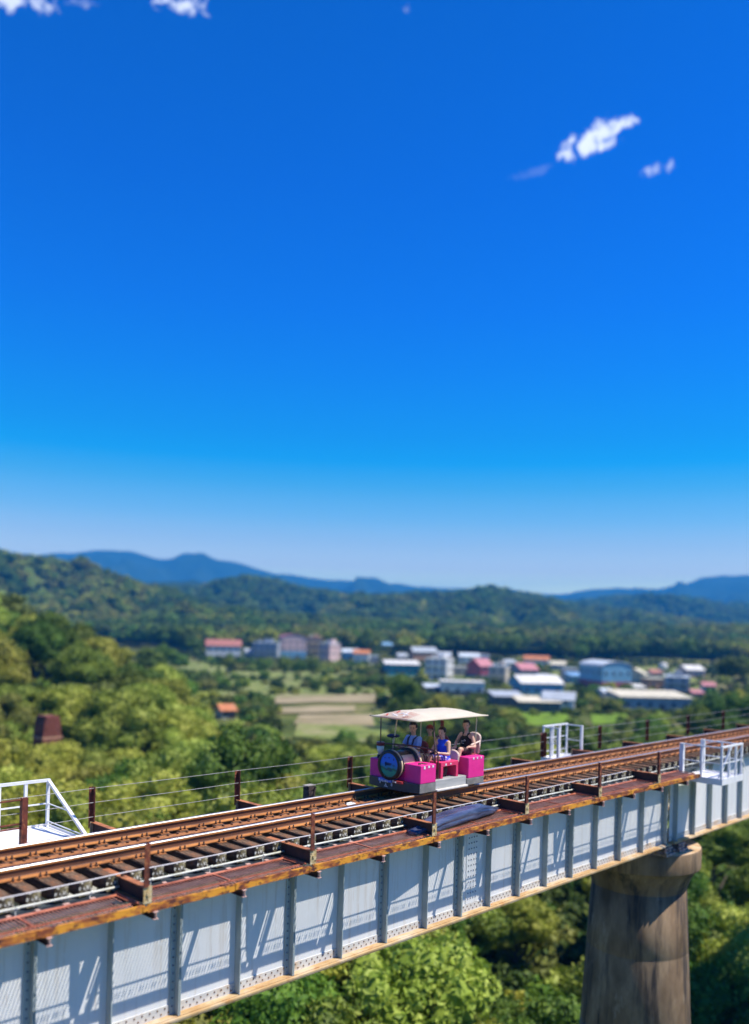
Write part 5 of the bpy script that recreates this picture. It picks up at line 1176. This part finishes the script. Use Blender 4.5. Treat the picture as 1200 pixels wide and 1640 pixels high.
# ------------------------------------------------------------------ trees
def leaf_mat(name, c0, c1, c2, rand=0.25, tr=0.30):
    m, t, b = new_mat(name); n = t.nodes.new; l = t.links.new
    tcn = n('ShaderNodeTexCoord'); ns = n('ShaderNodeTexNoise'); ns.inputs['Scale'].default_value = 0.9; ns.inputs['Detail'].default_value = 4; l(tcn.outputs['Object'], ns.inputs['Vector'])
    ge = n('ShaderNodeNewGeometry'); oi = n('ShaderNodeObjectInfo')
    ad = n('ShaderNodeMath'); ad.operation = 'MULTIPLY_ADD'; l(ge.outputs['Random Per Island'], ad.inputs[0]); ad.inputs[1].default_value = 0.30; l(ns.outputs[0], ad.inputs[2])
    rp = n('ShaderNodeValToRGB'); l(ad.outputs[0], rp.inputs[0]); rp.color_ramp.elements.new(0.5)
    for e, (p, c) in zip(rp.color_ramp.elements, ((0.42, c0), (0.62, c1), (0.86, c2))): e.position = p; e.color = (*c, 1)
    hs = n('ShaderNodeHueSaturation'); mr = n('ShaderNodeMapRange'); mr.inputs[3].default_value = 1 - rand; mr.inputs[4].default_value = 1 + rand; l(oi.outputs['Random'], mr.inputs[0]); l(mr.outputs[0], hs.inputs['Value'])
    mh = n('ShaderNodeMath'); mh.operation = 'MULTIPLY_ADD'; l(oi.outputs['Random'], mh.inputs[0]); mh.inputs[1].default_value = 7.3; mh.inputs[2].default_value = 0
    fr = n('ShaderNodeMath'); fr.operation = 'FRACT'; l(mh.outputs[0], fr.inputs[0]); m2 = n('ShaderNodeMapRange'); m2.inputs[3].default_value = 0.47; m2.inputs[4].default_value = 0.525; l(fr.outputs[0], m2.inputs[0]); l(m2.outputs[0], hs.inputs['Hue'])
    l(rp.outputs[0], hs.inputs['Color']); l(hs.outputs[0], b.inputs['Base Color']); b.inputs['Roughness'].default_value = 0.55; b.inputs['Specular IOR Level'].default_value = 0.25
    tl = n('ShaderNodeBsdfTranslucent'); l(hs.outputs[0], tl.inputs[0]); mx = n('ShaderNodeMixShader'); mx.inputs[0].default_value = tr
    l(b.outputs[0], mx.inputs[1]); l(tl.outputs[0], mx.inputs[2]); l(mx.outputs[0], t.nodes['Material Output'].inputs[0]); return m
MT['leaf_y'] = leaf_mat('leaves_yellow_green', (0.13, 0.18, 0.018), (0.28, 0.335, 0.038), (0.47, 0.50, 0.10))
MT['leaf_g'] = leaf_mat('leaves_green', (0.045, 0.10, 0.012), (0.10, 0.18, 0.02), (0.20, 0.29, 0.04))
MT['leaf_d'] = leaf_mat('leaves_dark_green', (0.025, 0.055, 0.012), (0.05, 0.10, 0.018), (0.10, 0.16, 0.03))
MT['leaf_o'] = leaf_mat('leaves_olive', (0.09, 0.12, 0.02), (0.17, 0.195, 0.035), (0.28, 0.30, 0.07))
MT['bark'] = mat('bark', [(0.05, 0.035, 0.025), (0.14, 0.11, 0.08)], 4, 0.9, bump=0.5)
def crown_mesh(name, seed, R=3.0, Hc=5.0, nclump=34, nleaf=240, leaf=0.17, m='leaf_g', core=True, clump_r=(0.75, 1.25)):
    r = np.random.RandomState(seed); V = []; Fc = []; base = 0; cl = []
    for k in range(nclump):
        u = r.rand(); th = r.rand() * 2 * math.pi; ph = math.acos(1 - 1.55 * r.rand()); rad = (0.55 + 0.45 * r.rand() ** 0.5)
        c = np.array([math.sin(ph) * math.cos(th) * R * rad * 0.80, math.sin(ph) * math.sin(th) * R * rad * 0.80, Hc * 0.5 + math.cos(ph) * Hc * 0.42 * rad])
        cl.append((c, r.uniform(*clump_r)))
    if core:
        ico = bmesh.new(); bmesh.ops.create_icosphere(ico, subdivisions=1, radius=1); iv = np.array([v.co[:] for v in ico.verts]); fi = [[v.index for v in f.verts] for f in ico.faces]; ico.free()
        blobs = [(c, cr_ * 0.72) for c, cr_ in cl] + [(np.array([0, 0, Hc * 0.48]), min(R, Hc / 2) * 0.62)]
        for c, cr_ in blobs:
            vv = iv * cr_ * (1 + 0.25 * (r.rand(len(iv), 1) - .5)) + c; V.append(vv); Fc += [tuple(base + i for i in f) for f in fi]; base += len(vv)
    for c, cr_ in cl:
        n = int(nleaf * cr_ ** 2); d = r.normal(size=(n, 3)); d[:, 2] = np.abs(d[:, 2]) * 0.9 + d[:, 2] * 0.35; d /= np.linalg.norm(d, axis=1)[:, None]
        pos = c + d * cr_ * (0.72 + 0.38 * r.rand(n, 1)) * np.array([1, 1, 0.82]); nr_ = d + 0.75 * r.normal(size=(n, 3)); nr_ /= np.linalg.norm(nr_, axis=1)[:, None]
        t1 = np.cross(nr_, r.normal(size=(n, 3))); t1 /= np.linalg.norm(t1, axis=1)[:, None]; t2 = np.cross(nr_, t1); s = leaf * (0.6 + 0.8 * r.rand(n, 1))
        P = np.stack([pos - t1 * s * .62, pos - t2 * s * .36 + nr_ * s * .08, pos + t1 * s * .62, pos + t2 * s * .36 + nr_ * s * .08], 1).reshape(-1, 3); V.append(P)
        Fc += [(base + 4 * i, base + 4 * i + 1, base + 4 * i + 2, base + 4 * i + 3) for i in range(n)]; base += 4 * n
    me = bpy.data.meshes.new(name); me.from_pydata(np.concatenate(V).tolist(), [], Fc); me.materials.append(MT[m]); me.update(); return me
def trunk_mesh(seed, hgt, top):
    r = random.Random(seed); bm = NB(); pts = [Vector((0, 0, -0.5))]
    for k in range(1, 6): pts.append(Vector((r.uniform(-.2, .2) * k * .4, r.uniform(-.2, .2) * k * .4, hgt * k / 5)))
    add_tube(bm, pts, [0.26, 0.22, 0.19, 0.16, 0.12, 0.06], 7)
    for k in range(6):
        a = r.uniform(0, 6.28); p = pts[2 + k % 3]; e = p + Vector((math.cos(a) * top, math.sin(a) * top, r.uniform(.9, 1.8))); add_tube(bm, [p, p * .5 + e * .5 + Vector((0, 0, -.15)), e], [0.10, 0.07, 0.025], 5)
    me = bpy.data.meshes.new('trunk'); bm.to_mesh(me); bm.free(); me.materials.append(MT['bark']); return me
KINDS = []
for i, (m, R, Hc, nc, nl, lf_, cr2) in enumerate([('leaf_y', 3.0, 4.6, 40, 210, .20, (.65, 1.15)), ('leaf_y', 2.6, 4.4, 34, 220, .19, (.6, 1.1)), ('leaf_g', 3.1, 5.2, 38, 200, .21, (.7, 1.2)), ('leaf_g', 2.4, 4.8, 30, 230, .18, (.6, 1.0)),
                                                  ('leaf_d', 3.3, 5.6, 38, 200, .22, (.7, 1.3)), ('leaf_o', 3.0, 5.0, 36, 200, .20, (.6, 1.2)), ('leaf_y', 2.2, 3.6, 26, 230, .18, (.55, 1.0)), ('leaf_g', 2.8, 4.2, 34, 220, .20, (.6, 1.1))]):
    KINDS.append(dict(m=m, R=R, H=Hc, crown=crown_mesh('crown', 40 + i, R, Hc, nc, nl, lf_, m, True, cr2), trunk=trunk_mesh(i, 3.4, R * .55)))
CN = {'leaf_y': 'yellow-green', 'leaf_g': 'mid green', 'leaf_d': 'dark green', 'leaf_o': 'olive'}
trees = []; NT = [0]
def tree(X, Y, size, kind, zone, zb=None):
    K = KINDS[kind]; zb = gz(X, Y) if zb is None else zb; wx, wy = WXY(X, Y)
    s = size / K['R']; tot = 3.0 * s + K['H'] * s
    for (a0, a1, b0, b1, d) in [q[:5] for q in BOXES if zone != 'placed' or len(q) == 5]:                            # leave the houses and fields open to view
        if Y < d - 4:
            px, py, _ = project(wx, wy, zb + tot * .93); hw = size / Y * FPX * .8; _, pb, _ = project(wx, wy, zb)
            if px + hw > a0 and px - hw < a1 and py < b1 - 3 and pb > b0: return None
    root = thing('leafy_tree', None, 'tree', (wx, wy, zb), None, rnd.uniform(0, 6.28)); root.scale = (s, s, s * rnd.uniform(.9, 1.12))
    c = bpy.data.objects.new('crown', K['crown']); C.objects.link(c); c.parent = root; c.location = (0, 0, 2.6)
    if NT[0] < 300: t = bpy.data.objects.new('trunk', K['trunk']); C.objects.link(t); t.parent = root
    NT[0] += 1; trees.append((root, X, Y, kind, zone, size)); return root
def clear_of_bridge(wx, wy, r): return wy > PC + 2.2 + r or wy < PC - 2.6 - r
def fill(n, region, kinds, szr, zone, mind, zoff=0):
    pts = []; tries = 0
    while len(pts) < n and tries < n * 60:
        tries += 1; X, Y = region()
        wx, wy = WXY(X, Y); s = rnd.uniform(*szr)
        if any((X - a) ** 2 + (Y - b) ** 2 < (mind * (s + c) / 2) ** 2 for a, b, c in pts): continue
        zb = gz(X, Y); top = zb + (3.0 + KINDS[0]['H']) * s / 3.0
        if top > -2.8 and not clear_of_bridge(wx, wy, s): continue
        if math.hypot(wx - TJ - .7, wy - PC) < s + 1.8: continue
        if any(math.hypot(wx - (TJ + .7 + q), wy - PC) < s + 2 for q in (-27.4, 27.4)): continue
        if tree(X, Y, s, rnd.choice(kinds), zone): pts.append((X, Y, s))
    return pts
def wedge(y0, y1, a0, a1, pw=1.0):
    def f():
        Y = math.sqrt(y0 * y0 + (y1 * y1 - y0 * y0) * rnd.random() ** pw); return Y * rnd.uniform(a0, a1), Y
    return f
# just behind and below the bridge
fill(56, wedge(33, 64, -.50, .10), [0, 0, 1, 1, 6, 7, 3], (2.7, 3.9), 'near', 0.74)
fill(34, wedge(20, 62, .06, .50), [2, 3, 7, 0, 7, 0, 1], (2.3, 3.4), 'gorge', 0.84)
fill(10, wedge(19, 30, -.2, .25), [2, 7, 1, 0], (2.0, 2.7), 'below', 0.9)
fill(66, wedge(64, 108, -.50, .46), [0, 1, 5, 2, 7, 6, 1], (2.6, 3.9), 'behind', 0.80)
# the wooded rise at the left
fill(44, wedge(100, 190, -.50, -.15), [0, 5, 2, 0, 7, 1], (3.8, 6.5), 'rise', 0.66)
# valley trees, right and centre
fill(42, wedge(105, 230, -.15, .50), [2, 7, 3, 4, 1], (2.6, 4.2), 'valley', 1.0)
# hand-placed clumps seen between the fields and the houses
for (px, py, s, k) in [(230, 1172, 6.0, 4), (262, 1165, 5.5, 2), (205, 1168, 5.0, 7), (395, 1172, 5.2, 4), (418, 1168, 4.6, 2), (378, 1180, 4.0, 7), (240, 1100, 6.0, 2), (262, 1090, 6.0, 7), (286, 1085, 5, 2),
                       (545, 1102, 5, 4), (570, 1104, 5.4, 2), (598, 1102, 5, 4), (630, 1120, 6, 4), (655, 1122, 6.4, 2), (685, 1128, 6.0, 4), (610, 1128, 5.0, 7), (640, 1138, 4.6, 7), (672, 1134, 4.6, 3), (703, 1136, 5, 4),
                       (800, 1112, 4.5, 7), (812, 1108, 3.8, 3), (980, 1128, 4.0, 2), (990, 1126, 4, 4), (925, 1118, 4.4, 7), (940, 1122, 3.6, 7), (1025, 1108, 4, 4), (1052, 1107, 3.6, 2), (1135, 1118, 7.0, 4), (1152, 1116, 7.5, 2), (1172, 1114, 7, 4), (1190, 1112, 7, 7),
                       (1130, 1090, 7, 5), (1010, 1062, 7, 2), (1070, 1060, 8, 5), (1085, 1062, 7, 5), (1040, 1058, 7, 2), (560, 1050, 5, 2), (396, 1057, 5, 2), (310, 1060, 6, 7), (300, 1052, 7, 2), (640, 1048, 7, 2), (720, 1050, 7, 7), (700, 1046, 7, 2), (806, 1058, 6, 7), (905, 1062, 7, 2), (930, 1066, 6, 7), (860, 1125, 2.2, 3),
                       (455, 1088, 4, 2), (480, 1090, 4, 7), (420, 1086, 4, 2), (365, 1085, 4, 7), (345, 1083, 4.5, 2), (500, 1088, 3.6, 2), (770, 1135, 3.6, 7), (785, 1150, 3.2, 2), (835, 1158, 3.0, 4), (930, 1156, 3.4, 2), (920, 1160, 3.2, 4)]:
    X, Y = ray_ground(px, py); tree(X, Y, s * 0.85, k, 'placed')
ZL = {'near': 'in the bright canopy close behind the bridge', 'gorge': 'in the deep gorge around the concrete pier', 'below': 'seen beneath the girder', 'behind': 'in the canopy between the bridge and the fields', 'rise': 'on the wooded rise at the left', 'valley': 'in the valley scrub before the town', 'placed': 'in the clumps among the fields and houses'}
def place_words(px, zone, Y):
    if px < 0 or px > 1200: return 'outside the picture'
    if zone in ('near', 'behind'):
        w_ = [(130, 'over the left platform'), (300, 'right of the left platform'), (430, 'left of the timber stump'), (540, 'above the timber stump'), (690, 'over the boiler front'), (800, 'over the rear seats'), (960, 'around the small platform'), (1090, 'by the right fence'), (9999, 'by the right platform')]
        return next(t for q, t in w_ if px < q)
    if zone in ('gorge', 'below'):
        w_ = [(500, 'under the left panels'), (760, 'under the middle panels'), (940, 'left of the pier'), (1110, 'hidden behind the pier'), (9999, 'right of the pier')]
        return next(t for q, t in w_ if px < q)
    w_ = [(110, 'by the brick ruin'), (230, 'right of the brick ruin'), (330, 'left of the orange-roofed hut'), (440, 'by the orange-roofed hut'), (620, 'by the dry fields'), (780, 'before the white block'), (930, 'near the rice fields'), (1060, 'near the arched factory'), (9999, 'by the long shed')]
    return next(t for q, t in w_ if px < q)
used = {}
ZS = {'near': 'behind the bridge', 'gorge': 'deep in the gorge', 'below': 'below the girder', 'behind': 'farther back', 'rise': 'on the left rise', 'valley': 'in the valley', 'placed': 'among the fields'}
ROW = lambda Y: 'front' if Y < 40 else 'second' if Y < 55 else 'third' if Y < 72 else 'fourth' if Y < 90 else 'back'
for (root, X, Y, k, z, s) in trees:
    big = 'tall' if s > 4.2 else 'broad' if s > 3.1 else 'small'
    px, py, _ = project(root.location.x, root.location.y, root.location.z + 5)
    root['label'] = '%s %s tree %s, %s row, %s' % (big, CN[KINDS[k]['m']], ZS[z], ROW(Y), place_words(px, z, Y)); root['group'] = 'leafy trees ' + ZS[z]; used.setdefault(root['label'], []).append((px, root))
for lb, v in used.items():
    if len(v) > 1:
        for i, (px, root) in enumerate(sorted(v, key=lambda q: q[0])): root['label'] = lb + (', leftmost' if i == 0 else ', rightmost' if i == len(v) - 1 else ', middle' if len(v) == 3 else ', %s' % ('second', 'third', 'fourth', 'fifth', 'sixth', 'seventh', 'eighth')[min(i - 1, 6)])
# bare pale sapling shapes and scrub: masses nobody could count, as instanced crowns on points
def simple_crown(seed, m, n=150, leaf=0.9):
    return crown_mesh('forest_crown', seed, 3.2, 5.2, 11, n / 11, leaf, m, True, (1.0, 1.7))
LIBS = {}
for ln_, ms_ in (('mixed', ('leaf_g', 'leaf_d', 'leaf_g', 'leaf_o', 'leaf_y')), ('dark', ('leaf_g', 'leaf_d', 'leaf_g', 'leaf_g')), ('light', ('leaf_y', 'leaf_g', 'leaf_o', 'leaf_y'))):
    lib = bpy.data.collections.new('forest_crowns_' + ln_); LIBS[ln_] = lib
    for i, m in enumerate(ms_):
        o = bpy.data.objects.new('forest_crown', simple_crown(90 + i + 10 * len(LIBS), m)); lib.objects.link(o)
def scatter(name, label, pts, smin, smax, lib='mixed'):
    lib = LIBS[lib]
    wx, wy = WXY(pts[:, 0], pts[:, 1]); me = bpy.data.meshes.new(name); me.vertices.add(len(pts)); me.vertices.foreach_set('co', np.stack([wx, wy, pts[:, 2]], 1).ravel())
    o = bpy.data.objects.new(name, me); C.objects.link(o)
    g = bpy.data.node_groups.new(name, 'GeometryNodeTree'); g.interface.new_socket('Geometry', in_out='INPUT', socket_type='NodeSocketGeometry'); g.interface.new_socket('Geometry', in_out='OUTPUT', socket_type='NodeSocketGeometry')
    n = g.nodes.new; l = g.links.new; gi = n('NodeGroupInput'); go = n('NodeGroupOutput'); ip = n('GeometryNodeInstanceOnPoints'); ci = n('GeometryNodeCollectionInfo'); ci.inputs[0].default_value = lib; ci.inputs['Separate Children'].default_value = True; ci.inputs['Reset Children'].default_value = True
    rs_ = n('FunctionNodeRandomValue'); rs_.data_type = 'FLOAT'; rs_.inputs[2].default_value = smin; rs_.inputs[3].default_value = smax
    rr_ = n('FunctionNodeRandomValue'); rr_.data_type = 'FLOAT_VECTOR'; rr_.inputs[0].default_value = (-.12, -.12, 0); rr_.inputs[1].default_value = (.12, .12, 6.28); rr_.inputs['Seed'].default_value = 4
    l(gi.outputs[0], ip.inputs['Points']); l(ci.outputs[0], ip.inputs['Instance']); ip.inputs['Pick Instance'].default_value = True; l(rs_.outputs[1], ip.inputs['Scale']); l(rr_.outputs[0], ip.inputs['Rotation']); l(ip.outputs[0], go.inputs[0])
    md = o.modifiers.new('scatter', 'NODES'); md.node_group = g; tag(o, label, None, None, 'stuff'); return o
def rpts(n, y0, y1, a0, a1, hf, thr=None, sink=0.6, prot=True, sz=3.0):
    Y = np.sqrt(y0 ** 2 + (y1 ** 2 - y0 ** 2) * rs.rand(n)); X = Y * (a0 + (a1 - a0) * rs.rand(n)); z = hf(X, Y)
    ok = np.ones(n, bool)
    if thr is not None: ok &= fbm(X / 55 + 7, Y / 55, 4) > thr
    if prot:
        wx, wy = WXY(X, Y)
        for zt in (sz * 1.6, 0):
            b = (z + zt - H) / Y; a = X / Y; px = 600 + FPX * (a * math.cos(ROLL) + b * math.sin(ROLL)); py = 1004 + FPX * (a * math.sin(ROLL) - b * math.cos(ROLL)); hw = sz / Y * FPX
            if zt: pt = py
        soft = rs.rand(n) < 0.30
        for q_ in BOXES:
            q0, q1, b0, b1, d = q_[:5]
            e = (q1 - q0) * .12; ok &= (soft & (len(q_) > 5)) | ~((px + hw > q0 + e) & (px - hw < q1 - e) & (pt < b0 + (b1 - b0) * .7) & (py > b0) & (Y < d + 8))
    return np.stack([X, Y, z - sink], 1)[ok]
scatter('undergrowth', 'bushy undergrowth filling the gaps between the trees near the bridge', rpts(1500, 22, 110, -.6, .6, lambda X, Y: ground_h(X, Y), prot=False, sink=1.0), 0.45, 0.75)
def split(P, sc_=90, t=0.0):
    q = fbm(P[:, 0] / sc_ + 3, P[:, 1] / (sc_ * 2.2) + 5, 3) > t; return P[q], P[~q]
V1 = np.concatenate([rpts(4200, 105, 640, -.55, .58, ground_h, thr=0.0, sz=2.6), rpts(700, 105, 240, -.55, -.12, ground_h)])
scatter('valley_woodland', 'woods and hedges spread over the valley around the fields and villages', V1, 0.45, 0.95)
scatter('town_shrubs', 'shrubs and small trees packed among the houses of the town', np.concatenate([rpts(1500, 230, 640, -.20, .42, ground_h, sz=1.2), rpts(1500, 110, 330, .02, .46, ground_h, thr=-.1, sz=1.2)]), 0.28, 0.5)
B1 = np.concatenate([rpts(9500, 560, 1010, -.62, .66, lambda X, Y: np.maximum(ground_h(X, Y), hfB(X, Y)), thr=-0.25, sz=5), rpts(6500, 750, 1200, -.6, .1, hfA, thr=-.6, prot=False)]); Ba, Bb = split(B1)
scatter('hillside_forest', 'lighter forest patches over the rising ground and foothills', Ba, 1.0, 2.2, 'light'); scatter('hillside_forest', 'darker forest patches over the rising ground and foothills', Bb, 1.0, 2.4, 'dark')
C1 = rpts(15000, 1080, 1800, -.6, .62, hfC, thr=-.3, prot=False); Ca, Cb = split(C1, 130, .05)
scatter('ridge_forest', 'lighter forest patches on the long ridge behind the town', Ca, 1.6, 3.2, 'light'); scatter('ridge_forest', 'darker forest clothing the long ridge behind the town', Cb, 1.6, 3.4, 'dark')
scatter('far_ridge_forest', 'distant forest on the bluish ridge at the right', rpts(9000, 1750, 2720, -.1, .62, hfD, prot=False), 2.0, 4.0, 'dark')
# ------------------------------------------------------------------ haze
HAZE = 2.0e-4
if HAZE:
    bm = NB(); add_box(bm, -7600, 7600, -7600, 7600, -60, 490); o = mk('haze', bm, [])
    m = bpy.data.materials.new('haze'); m.use_nodes = True; t = m.node_tree; t.nodes.clear(); ou = t.nodes.new('ShaderNodeOutputMaterial'); pv = t.nodes.new('ShaderNodeVolumePrincipled')
    pv.inputs['Color'].default_value = (0.05, 0.42, 1.0, 1); pv.inputs['Density'].default_value = HAZE; pv.inputs['Anisotropy'].default_value = 0.0; t.links.new(pv.outputs[0], ou.inputs['Volume'])
    o.data.materials.append(m); tag(o, 'thin blue haze filling the valley air', None, None, 'stuff')
